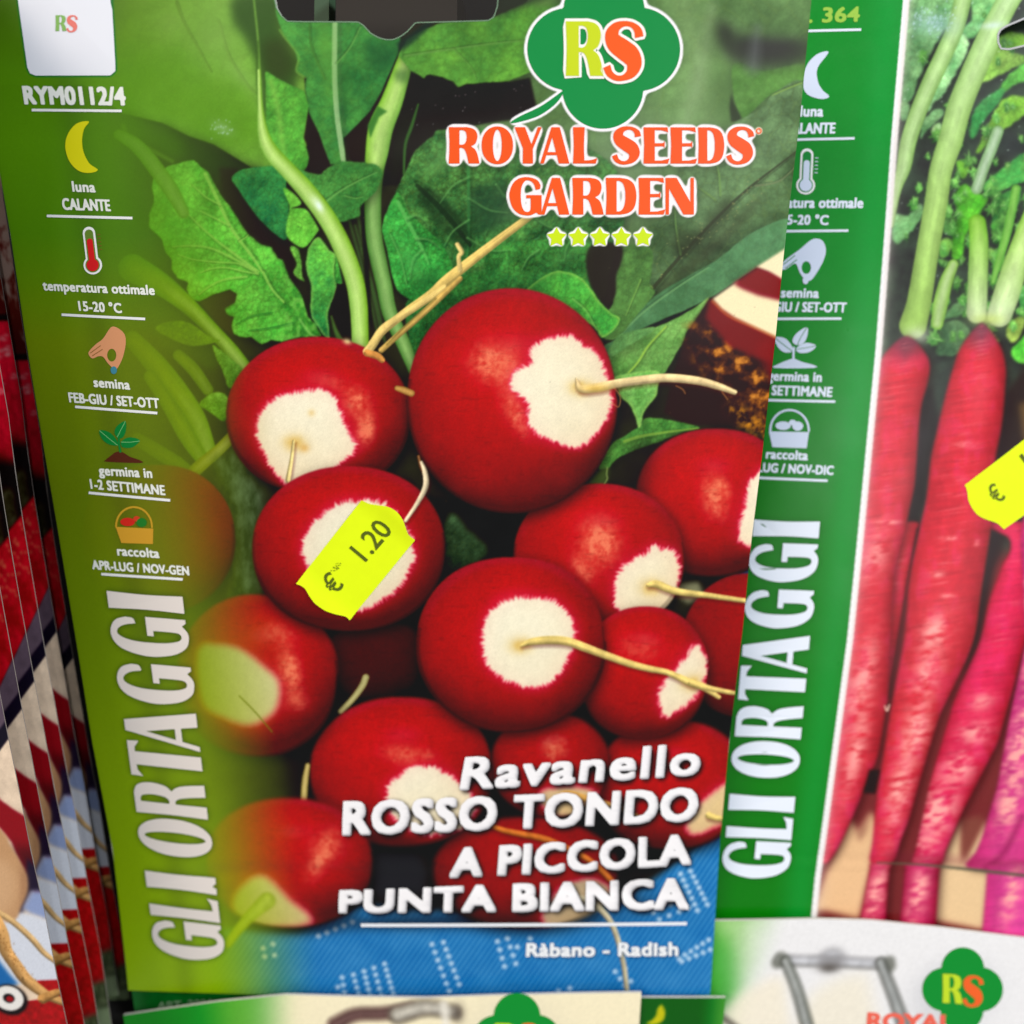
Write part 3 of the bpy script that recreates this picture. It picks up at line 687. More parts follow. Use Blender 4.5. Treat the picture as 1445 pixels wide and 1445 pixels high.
    cv.radish(532, 928, 74, 60, lit=0.36, seed=102, ident=2, soft=3)
    cv.stem([(518, 950), (513, 962), (500, 980), (483, 998)], [5, 5, 4.5, 4], C(120, 112, 66), C(186, 178, 118), seed=20)
    cv.fill([(905, 640), (960, 612), (985, 640), (940, 690)], C(34, 26, 24), 0.8, 8)
    cv.radish(1006, 708, 112, 104, patch=[(1092, 655), (1068, 668), (1057, 682), (1049, 719), (1041, 745), (1043, 764), (1060, 770), (1092, 765), (1120, 710)], shine=[(1008, 700, 20, 34, -0.25, 0.95), (1020, 686, 10, 16, -0.6, 0.7)], seed=103, ident=3, soft=1.2)
    cv.fill([(890, 620), (925, 615), (912, 660), (905, 720), (890, 740), (880, 690)], C(30, 24, 22), 0.55, 9)
    cv.radish(1056, 912, 96, 103, lit=0.80, seed=104, ident=4)
    cv.fill([(955, 822), (985, 820), (992, 838), (970, 850), (956, 840)], C(150, 150, 110), 0.75, 3)
    cv.radish(948, 1106, 106, 92, patch=[(1042, 1098), (1020, 1108), (992, 1128), (972, 1154), (966, 1170), (984, 1176), (1022, 1160), (1044, 1140)], lit=0.98, seed=105, ident=5, fringe=0.6, soft=2.0, cream=C(238, 214, 160))
    cv.root([(1000, 1150), (1012, 1154), (1030, 1157)], [5, 4, 4], yel, 21)
    cv.radish(776, 1076, 84, 74, patch=[(760, 1118), (790, 1106), (830, 1110), (850, 1124), (830, 1148), (780, 1146)], shine=[(782, 1052, 20, 20, 0.4, 0.9)], lit=0.92, seed=106, ident=6, fringe=0.6, soft=2.0, cream=C(238, 214, 160))
    cv.radish(742, 1228, 130, 78, patch=[(765, 1300), (780, 1262), (812, 1240), (845, 1240), (866, 1262), (858, 1296), (810, 1310)], lit=0.84, seed=107, ident=7, fringe=0.6, soft=2.5, cream=C(226, 206, 168))
    cv.root([(790, 1120), (802, 1117), (828, 1124), (878, 1139), (900, 1150)], [5, 5.5, 5, 4, 3], C(222, 166, 84), 22)
    cv.root([(690, 1160), (716, 1169), (760, 1178), (785, 1187), (830, 1210), (862, 1240), (872, 1262)], [3, 4, 4.5, 4.5, 4, 4, 3], C(206, 112, 46), 23)
    cv.root([(806, 1262), (836, 1272), (862, 1300), (878, 1350), (886, 1408)], [4, 4, 4, 3.6, 3.4], C(196, 184, 150), 24, drop=False)
    cv.radish(845, 784, 120, 104, patch=[(922, 764), (912, 778), (899, 782), (876, 799), (866, 820), (868, 852), (900, 870), (940, 860), (954, 836), (958, 812), (957, 789), (946, 770), (934, 774)], core=(918, 826),
              shine=[(846, 762, 30, 36, -0.3, 1.1), (822, 800, 16, 28, -0.5, 0.7)], seed=108, ident=8)
    cv.root([(914, 823), (926, 822), (952, 832), (999, 839), (1054, 848)], [3, 5.5, 5, 4, 3.4], yel, 25)
    cv.radish(907, 947, 92, 95, patch=[(981, 906), (997, 926), (995, 956), (983, 980), (952, 1004), (936, 1013), (931, 994), (928, 976), (946, 949), (966, 926)], core=(976, 962), shine=[(902, 912, 40, 22, 0.1, 0.35)], seed=109, ident=9, sq=2.05)
    cv.radish(567, 1084, 129, 105, patch=[(546, 1110), (556, 1096), (586, 1077), (616, 1079), (646, 1097), (667, 1122), (673, 1140), (650, 1166), (600, 1172), (556, 1150)], shine=[(570, 1060, 34, 16, 0.2, 0.6), (600, 1058, 20, 10, 0.2, 0.4)], seed=110, ident=10, soft=1.6)
    cv.stem([(436, 1075), (432, 1100), (430, 1136)], [3.5, 4.5, 4.5], C(132, 116, 56), C(206, 184, 112), seed=26)
    cv.radish(410, 1215, 118, 92, patch=[(330, 1262), (362, 1233), (385, 1240), (410, 1266), (436, 1286), (442, 1300), (399, 1306), (340, 1300)], shine=[(455, 1205, 14, 40, 0.5, 0.9), (462, 1190, 30, 30, 0, 0.4)], seed=111, ident=11, fringe=0.2, soft=2.2, cream=C(214, 206, 150))
    cv.stem([(378, 1268), (360, 1284), (340, 1306), (322, 1330)], [12, 9, 7, 6], C(150, 160, 60), C(188, 196, 96), seed=27, soft=2.5)
    cv.radish(365, 949, 113, 113, patch=[(280, 912), (310, 905), (342, 911), (372, 933), (396, 956), (396, 986), (384, 1006), (352, 1020), (319, 1010), (286, 988)], shine=[(412, 944, 16, 34, -0.2, 1.2), (396, 890, 30, 20, 0.3, 0.45), (420, 985, 20, 16, 0, 0.5)], seed=112, ident=12, fringe=0.2, soft=1.6, cream=C(216, 214, 160))
    cv.stroke([(340, 978), (362, 1000), (386, 1028)], [1, 1.2, .8], C(110, 110, 40), 0.8)
    cv.radish(451, 584, 128, 109, patch=[(363, 606), (366, 590), (372, 576), (386, 563), (400, 556), (436, 548), (460, 548), (476, 559), (486, 586), (496, 608), (506, 628), (486, 648), (470, 662), (448, 690), (420, 690), (398, 672), (376, 642)],
              core=(418, 622), shine=[(504, 565, 22, 22, 0.6, 0.9), (517, 602, 15, 26, 0.2, 1.15), (470, 538, 30, 12, 0.2, 0.35)], seed=113, ident=13, sq=2.1)
    cv.glow(442, 580, 5, 5, C(222, 180, 96), 0.5)
    cv.glow(432, 629, 7, 6, C(216, 160, 70), 0.6)
    cv.root([(417, 620), (414, 645), (409, 674)], [2.0, 2.6, 3.4], C(236, 214, 140), 28)
    cv.radish(724, 563, 147, 157, patch=[(722, 548), (725, 523), (743, 513), (755, 510), (744, 496), (764, 480), (800, 471), (820, 483), (843, 496), (852, 520), (861, 546), (860, 579), (844, 606), (816, 629), (776, 619), (750, 603), (743, 586), (746, 566)], core=(818, 545),
              shine=[(697, 510, 36, 30, 0.2, 1.0), (722, 540, 18, 46, 0.0, 0.8), (734, 590, 14, 30, -0.4, 0.8)], seed=114, ident=14, sq=2.08, shade=(-0.12, -0.30, 0.93))
    cv.root([(812, 532), (818, 546), (840, 545), (866, 540), (900, 535), (940, 532), (982, 536), (1012, 544), (1036, 553)], [1, 5, 6.5, 6.2, 6, 6, 5.8, 5, 3.6], C(236, 208, 150), 29, 0.66)
    cv.glow(840, 546, 22, 6, C(226, 178, 56), 0.5)
    for p in ([(866, 545), (874, 558), (872, 572), (862, 566)], [(953, 543), (962, 548), (966, 554)], [(1018, 552), (1026, 563)]):
        cv.stroke(p, [.6, .6], C(196, 130, 80), 0.8, 1)
    cv.stem([(592, 640), (596, 655), (602, 668)], [2, 2.5, 2], C(80, 50, 30), C(150, 100, 60), seed=31)
    cv.stem([(562, 545), (572, 548), (582, 552)], [4, 5, 5], C(130, 90, 40), C(196, 150, 80), seed=32)
    cv.radish(494, 770, 135, 116, patch=[(428, 772), (430, 758), (443, 736), (473, 709), (503, 702), (545, 705), (575, 740), (587, 775), (577, 805), (559, 829), (533, 846), (509, 856), (470, 845), (440, 805)], seed=115, ident=15, sq=2.1, lit=0.97)
    cv.root([(574, 730), (590, 706), (602, 682), (601, 662), (596, 648)], [2.6, 3.2, 4, 3.4, 2], C(240, 220, 180), 33)
    cv.radish(722, 905, 131, 124, patch=[(682, 890), (686, 867), (699, 850), (719, 841), (749, 838), (782, 844), (799, 860), (812, 883), (809, 906), (799, 933), (775, 960), (745, 966), (716, 956), (692, 940), (682, 913)], core=(734, 906), seed=116, ident=16, sq=2.2, shade=(-0.08, -0.34, 0.92))
    cv.root([(736, 906), (750, 901), (775, 899), (800, 901), (822, 909), (848, 919), (886, 933), (915, 941), (942, 947), (975, 962), (992, 968), (1014, 983)], [2, 5, 6, 6, 6, 5.4, 5, 4.6, 4.2, 5.4, 5, 3], yel, 34)
    cv.root([(975, 962), (1000, 970), (1036, 978)], [4.5, 4, 3], yel, 35, drop=False)
    # raffia tie
    tw = C(222, 190, 106)
    cv.root([(526, 482), (546, 462), (573, 440), (610, 414), (634, 392), (690, 348), (750, 303)], [4, 5, 6, 7, 7.5, 6.2, 5], tw, 36, 0.72, False)
    cv.root([(520, 494), (528, 484), (542, 463), (565, 446), (600, 424), (628, 404)], [6, 6, 6, 5, 4.5, 4], C(226, 196, 116), 37, 0.74, False)
    cv.root([(540, 492), (560, 474), (590, 448), (620, 420), (650, 392)], [4, 4, 4.2, 4.5, 3.6], C(206, 168, 88), 38, 0.7, False)
    cv.stroke([(548, 484), (580, 452), (616, 420)], [1.4, 1.8, 1.2], C(92, 84, 40), 0.6, 1.6)
    cv.root([(650, 380), (648, 362), (652, 355), (646, 344)], [3.5, 3, 3.4, 3], C(222, 196, 120), 39, 0.75, False)
    cv.root([(520, 496), (534, 500), (541, 506)], [5, 5, 4], C(206, 140, 70), 42, 0.7, False)
    cv.glow(492, 480, 6, 4, C(226, 204, 140), 0.9, 0.3)
    # specks of earth
    for k in range(120):
        q = random.Random(k + 900)
        cv.glow(q.uniform(380, 1080), q.uniform(250, 1100), .7, .7, C(150, 140, 110) if k % 3 else C(20, 14, 12), 0.35)
    # --- printed soft shadows of the lettering and the emblem
    cv.glow(852, 205, 230, 34, C(118, 140, 108), 0.42)
    cv.glow(848, 280, 150, 30, C(112, 134, 104), 0.38)
    # --- green side band, fading into the picture
    u = (X - main_xl(Y)) / (main_xr(Y) - main_xl(Y))
    ys = np.array([-90, 0, 100, 200, 330, 420, 480, 700, 900, 1100, 1250, 1400, 1440])
    cs = np.array([(58, 80, 2), (66, 98, 6), (78, 124, 20), (84, 134, 26), (78, 126, 22), (94, 128, 8), (104, 126, 6), (98, 118, 6), (106, 132, 4), (122, 152, 4), (130, 162, 4), (142, 174, 4), (142, 174, 4)], float) / 255 * 1.06
    band = np.stack([np.interp(Y, ys, cs[:, k]) for k in range(3)], -1).astype(np.float32)
    al = 1 - sstep(0.125, 0.335, u)
    al = np.clip(al, 0, 1) ** 0.85 * (0.975 - 0.07 * sstep(0.05, 0.15, u))
    al = al * np.clip(1 - 0.26 * sstep(330, 60, Y) * sstep(0.14, 0.22, u), 0, 1)
    cv.rgb[:] = cv.rgb + (band - cv.rgb) * al[..., None]
    cv.ids[(u < 0.15) & (cv.ids < 30)] = 50
    # faint darker strip behind the little symbols
    st = np.exp(-((u - (0.10 - 0.0)) / 0.018) ** 2) * 0.10
    cv.rgb *= (1 - st[..., None])
    return cv


# ------------------------------------------------------------------ picture printed on the long-radish packet at the right
def right_line(y):
    return np.interp(y, [0, 200, 500, 900, 1240, 1330], [1278, 1259, 1236, 1197, 1154, 1145])


def paint_long_radish_picture():
    cv = Canvas(985, -40, 1560, 1345)
    X, Y = cv.X, cv.Y
    n = fbm(X / 26, Y / 26, 4, 203)[..., None]
    cv.rgb[:] = C(40, 36, 38) * (1 - n) + C(70, 92, 70) * n
    A = lambda p: zc(1230, 0, 6.7209, p)
    B = lambda p: zc(1230, 200, 4.8167, p)
    D = lambda p: zc(1145, 480, 3.44, p)
    E = lambda p: zc(1130, 880, 3.283, p)
    lf0, lf1 = C(46, 104, 60), C(112, 170, 96)
    # leafy top, tones paled to carry the veil of reflected light
    for k, (p, c0, c1) in enumerate([
            (A([(320, -40), (900, -40), (760, 200), (600, 420), (430, 760), (350, 960), (270, 1000), (280, 700), (300, 300)]), C(58, 104, 74), C(118, 168, 128)),
            (A([(940, -30), (1180, -30), (1100, 150), (980, 330), (900, 380), (840, 300), (930, 200)]), C(62, 126, 84), C(128, 186, 134)),
            (A([(820, 330), (900, 420), (860, 560), (760, 740), (660, 900), (560, 1000), (500, 1080), (620, 760), (720, 560)]), C(84, 142, 104), C(146, 196, 160)),
            (A([(1160, 420), (1280, 500), (1460, 560), (1460, 600), (1280, 680), (1040, 800), (1010, 780), (1080, 600)]), C(84, 128, 56), C(128, 176, 92)),
            (A([(1220, 800), (1330, 680), (1460, 600), (1460, 760), (1330, 820), (1200, 900)]), C(58, 132, 56), C(92, 172, 80)),
            (A([(960, 1050), (1080, 920), (1220, 860), (1200, 960), (1040, 1160), (930, 1330), (900, 1240)]), C(30, 98, 56), C(64, 142, 84)),
            (A([(1180, 1000), (1330, 920), (1470, 960), (1440, 1080), (1220, 1250), (1060, 1400), (960, 1460), (1060, 1240)]), C(84, 146, 44), C(126, 184, 78)),
            (A([(480, 1130), (640, 1050), (640, 1130), (520, 1230), (440, 1330)]), C(66, 116, 84), C(120, 166, 130)),
            (A([(540, 1240), (620, 1180), (640, 1300), (570, 1310)]), C(96, 142, 104), C(146, 186, 150)),
            (A([(250, 980), (340, 1010), (310, 1140), (262, 1140)]), C(66, 116, 84), C(128, 172, 136)),
            (B([(140, 500), (220, 510), (310, 430), (320, 520), (230, 640), (140, 700), (120, 620)]), C(72, 132, 92), C(132, 188, 142)),
            (B([(560, 150), (640, 140), (640, 200), (600, 260), (568, 220)]), C(76, 140, 50), C(116, 178, 70)),
            (B([(540, 380), (600, 300), (680, 350), (760, 390), (720, 480), (660, 560), (600, 700), (580, 800), (520, 790), (530, 640), (560, 500)]), C(52, 138, 36), C(96, 186, 60)),
            (B([(440, 690), (500, 660), (520, 720), (490, 780), (440, 780)]), C(86, 160, 70), C(128, 190, 96)),
            (B([(470, 500), (530, 560), (530, 640), (470, 620)]), C(62, 118, 66), C(98, 150, 92)),
            (B([(740, 300), (880, 180), (1000, 90), (1060, 120), (1040, 260), (900, 320), (780, 380)]), C(40, 116, 62), C(88, 164, 84)),
            (B([(800, 400), (900, 350), (980, 320), (960, 440), (880, 560), (800, 620), (790, 520)]), C(36, 98, 52), C(72, 138, 72)),
            (B([(790, 560), (880, 530), (890, 600), (800, 640)]), C(56, 132, 56), C(104, 172, 92)),
            (B([(770, 730), (830, 770), (800, 810), (765, 800)]), C(76, 146, 62), C(120, 176, 96)),
            (B([(460, 1190), (560, 1090), (620, 1100), (600, 1170), (480, 1210)]), C(58, 104, 74), C(108, 146, 112)),
            (B([(440, 1260), (560, 1220), (640, 1300), (560, 1440), (420, 1440)]), C(44, 74, 58), C(84, 120, 92)),
            (B([(960, 1020), (1060, 980), (1060, 1220), (1000, 1240)]), C(46, 110, 62), C(86, 160, 90)),
            (B([(930, 1390), (1060, 1290), (1060, 1500), (930, 1480)]), C(54, 150, 50), C(100, 196, 78)),
            (B([(900, 1230), (990, 1190), (1000, 1260), (930, 1360), (880, 1330)]), C(104, 142, 62), C(150, 182, 104))]):
        cv.leaf(p, c0 * np.array((1.08, 1.04, 0.86), np.float32), c1 * np.array((1.08, 1.02, 0.88), np.float32), (0.1, -0.3), jag=2.0, wave=7, tex=17, contrast=1.0, crinkle=0.2, seed=210 + k, drop=0.4, soft=1.4)
    cv.fill(B([(700, 0), (860, -30), (1060, -20), (1060, 90), (900, 100), (820, 60)]), C(44, 48, 50), 0.5, 6, True)
    q = random.Random(5)
    for k in range(70):
        x, y = q.uniform(1262, 1450), q.uniform(0, 470)
        cv.glow(x, y, q.uniform(.8, 1.8), q.uniform(.8, 1.6), C(196, 226, 206), q.uniform(.25, .7))
    for k in range(120):
        x, y = (q.uniform(1310, 1460), q.uniform(190, 490)) if k % 3 else (q.uniform(1262, 1460), q.uniform(0, 490))
        r0, a0 = q.uniform(7, 17), q.uniform(0, 6.28)
        ang = a0 + np.arange(16) * (2 * np.pi / 16)
        rad = r0 * np.where(np.arange(16) % 2 == 0, 1.0, 0.55) * np.array([q.uniform(.6, 1.15) for _ in range(16)])
        el = q.uniform(.5, .9)
        lob = np.stack([x + rad * np.cos(ang) * el, y + rad * np.sin(ang)], 1)
        br = q.uniform(.75, 1.15)
        cv.leaf(lob, C(48, 104, 42) * br, C(118, 184, 84) * br, (0.3, -0.8), jag=1.5, wave=4, tex=8, contrast=1.0, crinkle=0.12, seed=300 + k, drop=0.5, soft=1.2,
                veins=[([(x, y), (x + rad[0] * math.cos(ang[0]) * el * .8, y + rad[0] * math.sin(ang[0]) * .8)], [1.0, .6], C(150, 200, 120))])
    e, md = C(122, 164, 84), C(178, 212, 142)
    cv.stem(A([(860, -60), (840, 60), (770, 300), (660, 540), (560, 750), (430, 1050), (330, 1345), (280, 1600)]) + [(1262, 270), (1254, 320)], [12, 12, 12, 12, 12, 11.5, 11, 10, 6, 3], e, md, seed=51)
    cv.stem(B([(420, 1240), (440, 1120), (480, 960), (530, 840)]), [8, 10, 9, 7], C(118, 168, 60), C(168, 196, 130), seed=52)
    cv.stem(B([(835, -60), (790, 60), (740, 180), (690, 330)]), [8, 8, 8, 8], C(110, 152, 92), C(170, 196, 160), seed=53)
    cv.stem(A([(1330, -60), (1290, 0), (1180, 200), (1080, 400), (920, 750), (800, 1050), (720, 1345)]) + B([(450, 200), (420, 400), (350, 800), (300, 1100), (260, 1250)]), [16, 16, 16, 17, 17, 17, 17, 16, 16, 16, 17, 19], C(130, 172, 88), C(188, 220, 158), C(134, 176, 98), seed=54, end=C(160, 200, 96))
    cv.stem(B([(690, 560), (700, 700), (690, 950), (680, 1170)]), [12, 13, 13.5, 14], C(100, 166, 36), C(150, 200, 84), seed=55, end=C(206, 228, 170))
    cv.stem(B([(1100, 420), (1020, 620), (940, 850), (880, 1040), (830, 1180)]), [13, 15, 17, 18, 17], C(118, 176, 50), C(180, 214, 120), seed=56, end=C(214, 236, 180))
    cv.stem(B([(950, 330), (920, 480), (880, 650), (820, 850), (790, 960)]), [6, 6, 6, 5, 3], C(82, 150, 50), C(124, 184, 80), seed=57)
    cv.glow(1290, 474, 16, 12, C(214, 226, 196), 0.7)
    cv.glow(1388, 452, 22, 9, C(196, 216, 120), 0.8)
    cv.glow(1316, 36, 34, 16, C(150, 186, 190), 0.55, 0.1)  # bluish sparkle of lamp reflection, painted over the leaves
    cv.glow(1398, 38, 18, 5, C(206, 226, 222), 0.7, -0.1)
    for k in range(90):
        x, y = q.gauss(1310, 17), q.gauss(30, 11)
        cv.glow(x, y, 1.1, 1.4, C(190, 220, 236), 0.55)
    # ground under the roots: warm board and brown shade
    cv.fill([(1180, 800), (1560, 760), (1560, 1345), (1140, 1345)], C(124, 42, 44), 0.9, 10)
    cv.fill(E([(120, 1330), (60, 1330), (120, 1150), (180, 1010), (225, 900), (262, 960), (322, 862), (372, 960), (340, 1100), (300, 1240), (270, 1370)]), C(228, 184, 138), 1, 4)
    cv.fill(E([(240, 930), (262, 965), (322, 866), (300, 960), (270, 1010)]), C(120, 66, 56), 0.6, 4)
    cv.fill(E([(600, 1370), (640, 1140), (690, 1000), (740, 900), (744, 1110), (800, 1000), (850, 900), (880, 1160), (850, 1420)]), C(226, 192, 146), 1, 4)
    cv.fill(E([(744, 900), (830, 880), (830, 930), (760, 1090), (740, 1060)]), C(128, 70, 58), 0.9, 4)
    cv.fill([(1290, 560), (1310, 540), (1320, 600), (1300, 700), (1290, 760), (1270, 815), (1255, 820), (1262, 780), (1282, 700)], C(40, 34, 32), 0.95, 4)
    cv.fill([(1408, 560), (1450, 500), (1560, 480), (1560, 680), (1420, 740), (1396, 800), (1376, 900), (1352, 960), (1372, 850), (1392, 740), (1400, 650)], C(44, 30, 28), 0.95, 4)
    cv.fill([(1430, 570), (1460, 560), (1470, 620), (1436, 620)], C(120, 92, 50), 0.7, 4)

    def longroot(left, right, c_edge, c_mid, seed, glints, sheen=0.5, tip=None):
        left, right = np.array(left, float), np.array(right, float)
        ys = np.linspace(min(left[0, 1], right[0, 1]), max(left[-1, 1], right[-1, 1]), 26)
        xl, xr = np.interp(ys, left[:, 1], left[:, 0]), np.interp(ys, right[:, 1], right[:, 0])
        loop = catmull(np.vstack([np.stack([xl, ys], 1), np.stack([xr, ys], 1)[::-1]]), 3, True)
        cv.shadow(loop, 5, 3, 6, 0.6, (0.12, 0.04, 0.04))
        sl, m = cv.mask([loop], 1.8)
        x, y = X[sl], Y[sl]
        a, b = np.interp(y, ys, xl), np.interp(y, ys, xr)
        t = np.clip((x - a) / np.maximum(b - a, 1), 0, 1) * 2 - 1
        k = np.clip(1 - np.abs(t + 0.1) ** 2.4, 0, 1)[..., None]
        col = c_edge + (c_mid - c_edge) * k
        f = fbm(x / 16, y / 30, 4, seed) - 0.5
        bands = vnoise(x / 60, (y + x * 0.12) / 4.5, seed + 4) - 0.5
        col = col * (1 + 0.22 * f[..., None] + 0.07 * bands[..., None])
        ysp = (y - ys[0]) / (ys[-1] - ys[0])
        col = col + (C(206, 50, 118) - col) * (np.clip(f * 1.2, 0, 0.22) + 0.20 * sstep(0.75, 1.0, ysp))[..., None]
        if tip is not None:
            col = col + (tip - col) * (sstep(46, 2, y - ys[0] + 16 * (f + np.abs(t) - 0.5)) * 0.9)[..., None]
        ring = np.clip((vnoise(x / 26, (y + x * 0.16) / 2.1, seed + 6) - 0.66) * 3.2, 0, 1) * np.clip(1 - np.abs(t + 0.1) * 1.1, 0, 1)
        col = col + (C(246, 140, 140) - col) * (ring * 0.34)[..., None]
        dk = np.clip((vnoise(x / 22 + 7, (y + x * 0.16) / 2.6, seed + 7) - 0.70) * 3.0, 0, 1)
        col = col * (1 - 0.10 * dk[..., None])
        for gx, gy, gw, gh, st in glints:
            g = np.exp(-((x - gx + (y - gy) * 0.22) / gw) ** 2 - ((y - gy) / gh) ** 2)
            rr = np.clip(0.42 + 2.4 * (fbm(x / 15, (y + x * 0.15) / 6.5, 3, seed + 8) - 0.42), 0.05, 1)
            col = col + (C(250, 168, 160) - col) * np.clip(g * st * 1.25 * rr, 0, .95)[..., None]
        cv.blend(sl, m, col)

    red_e, red_m = C(162, 30, 40), C(216, 48, 62)
    longroot([(1255, 735), (1246, 830), (1225, 900), (1200, 990)], [(1290, 735), (1275, 820), (1262, 900), (1248, 990)], C(170, 34, 46), C(212, 50, 60), 61, [])
    longroot([(1266, 478), (1250, 486), (1240, 502), (1228, 560), (1204, 730), (1186, 900), (1168, 1040), (1158, 1215)], [(1284, 478), (1298, 490), (1307, 512), (1306, 530), (1293, 576), (1285, 683), (1273, 742), (1258, 800), (1252, 900), (1249, 987), (1237, 1063), (1218, 1110), (1191, 1178), (1170, 1215)], red_e, red_m, 62,
             [(1232, 780, 16, 36, .55), (1214, 960, 16, 60, .7), (1206, 1060, 12, 60, .7), (1250, 735, 18, 3, .6)], tip=C(118, 62, 76))
    longroot([(1375, 735), (1425, 760), (1407, 794), (1389, 843), (1378, 900), (1343, 980), (1310, 1100), (1288, 1215)], [(1445, 735), (1445, 880), (1426, 960), (1404, 1044), (1355, 1145), (1325, 1220)], C(168, 26, 46), C(222, 44, 84), 63,
             [(1380, 986, 16, 12, .6), (1372, 1030, 22, 18, .7), (1350, 1080, 22, 22, .8), (1322, 1140, 24, 36, .95), (1306, 1190, 18, 26, .6)])
    longroot([(1372, 460), (1356, 476), (1343, 503), (1325, 567), (1308, 643), (1302, 701), (1290, 756), (1279, 814), (1273, 900), (1261, 960), (1249, 1032), (1234, 1133), (1228, 1218)], [(1384, 460), (1402, 480), (1412, 524), (1407, 596), (1398, 643), (1392, 742), (1380, 814), (1369, 900), (1352, 940), (1320, 1010), (1300, 1080), (1282, 1150), (1258, 1218)], red_e, red_m, 64,
             [(1356, 626, 14, 4, .7), (1336, 757, 14, 3, .8), (1372, 764, 4, 4, .7), (1318, 808, 10, 5, .6), (1333, 838, 8, 3, .9), (1314, 890, 18, 26, .85), (1304, 950, 18, 30, .8), (1288, 1030, 18, 40, .85), (1268, 1110, 15, 40, .85), (1258, 1170, 12, 30, .4)], tip=C(116, 64, 78))
    cv.glow(1375, 560, 16, 50, C(226, 92, 104), 0.35, 0.15)
    longroot([(1446, 640), (1432, 760), (1442, 900), (1419, 1017), (1404, 1108), (1383, 1184), (1366, 1225)], [(1560, 640), (1560, 760), (1560, 900), (1540, 1017), (1520, 1108), (1500, 1184), (1460, 1225)], C(168, 34, 92), C(214, 66, 136), 65,
             [(1440, 1040, 18, 60, 1.3), (1422, 1130, 16, 40, .9), (1446, 830, 16, 30, .7), (1450, 930, 12, 30, .7)])
    cv.stroke([(1440, 1150), (1416, 1200), (1392, 1225)], [3, 4, 3], C(120, 24, 66), 0.55, 5)
    cv.glow(1436, 700, 10, 18, C(214, 196, 190), 0.6, -0.2)
    cv.fill(E([(310, 668), (362, 668), (340, 782), (282, 778)]), C(36, 18, 20), 0.95, 1.6)
    # below the seal fold the picture is bent: the root ends are offset a little
    for k, (xa, xb, xc, xd, ec, mc) in enumerate([(1228, 1256, 1206, 1246, C(150, 26, 48), C(206, 56, 96)), (1278, 1326, 1266, 1318, C(146, 24, 52), C(200, 52, 100)), (1394, 1560, 1384, 1560, C(190, 46, 110), C(222, 70, 150))]):
        longroot([(xa, 1219), (xc, 1345)], [(xb, 1219), (xd, 1345)], ec, mc, 66 + k, [((xa + xb) / 2 - 6 if k < 2 else 1428, 1262, 12, 40, .9)])
    cv.stroke([(1238, 1217), (1300, 1220), (1370, 1227), (1450, 1236), (1560, 1248)], [.8, 1.6, 2.4, 2.6, 2.6], C(88, 92, 70), 0.85, 1.6)
    cv.stroke([(1255, 1207), (1340, 1213), (1450, 1226)], [6, 8, 8], C(120, 40, 56), 0.28, 7)
    cv.stroke([(1246, 994), (1249, 1000), (1252, 992)], [1, 1.4, 1], C(255, 214, 190), 0.8)
    # part of the reflected veil is painted into the tones above; next the green side band with its white rule
    band = C(4, 134, 46) + (C(0, 118, 28) - C(4, 134, 46)) * sstep(300, 800, Y)[..., None]
    lite = np.exp(-((X - (right_line(Y) - 22)) / 26) ** 2)
    band = band + (C(22, 152, 62) - band) * (0.55 * lite)[..., None]
    m = np.clip(right_line(Y) - 4.0 - X + 0.5, 0, 1)
    cv.rgb[:] = cv.rgb + (band - cv.rgb) * m[..., None]
    cv.ids[m > 0.5] = 50
    lw = np.interp(Y, [0, 600, 1280], [4.6, 4.4, 4.0])
    m = np.clip(lw - np.abs(X - right_line(Y)) + 0.5, 0, 1)
    cv.rgb[:] = cv.rgb + (C(240, 238, 238) - cv.rgb) * m[..., None]
    m2 = np.exp(-np.clip(X - right_line(Y) - 3, 0, 99) / 6.0) * (X > right_line(Y)) * 0.5
    cv.rgb[:] = cv.rgb + (C(228, 214, 208) - cv.rgb) * m2[..., None]
    return cv


# ------------------------------------------------------------------ picture on the stacked packets at the left: columns = distance from the right edge, rows = height
STK_L = np.array([(200, -29), (387, 0), (461.6, 12.5), (567, 30.5), (640, 38.8), (731, 52.6), (823, 67.9), (889, 79), (958.5, 91.4), (1033, 103.9), (1109, 119), (1195, 133), (1294, 152), (1405, 167.6), (1440, 173)])


def stk_edge(y):
    return np.interp(y, STK_L[:, 0], STK_L[:, 1])


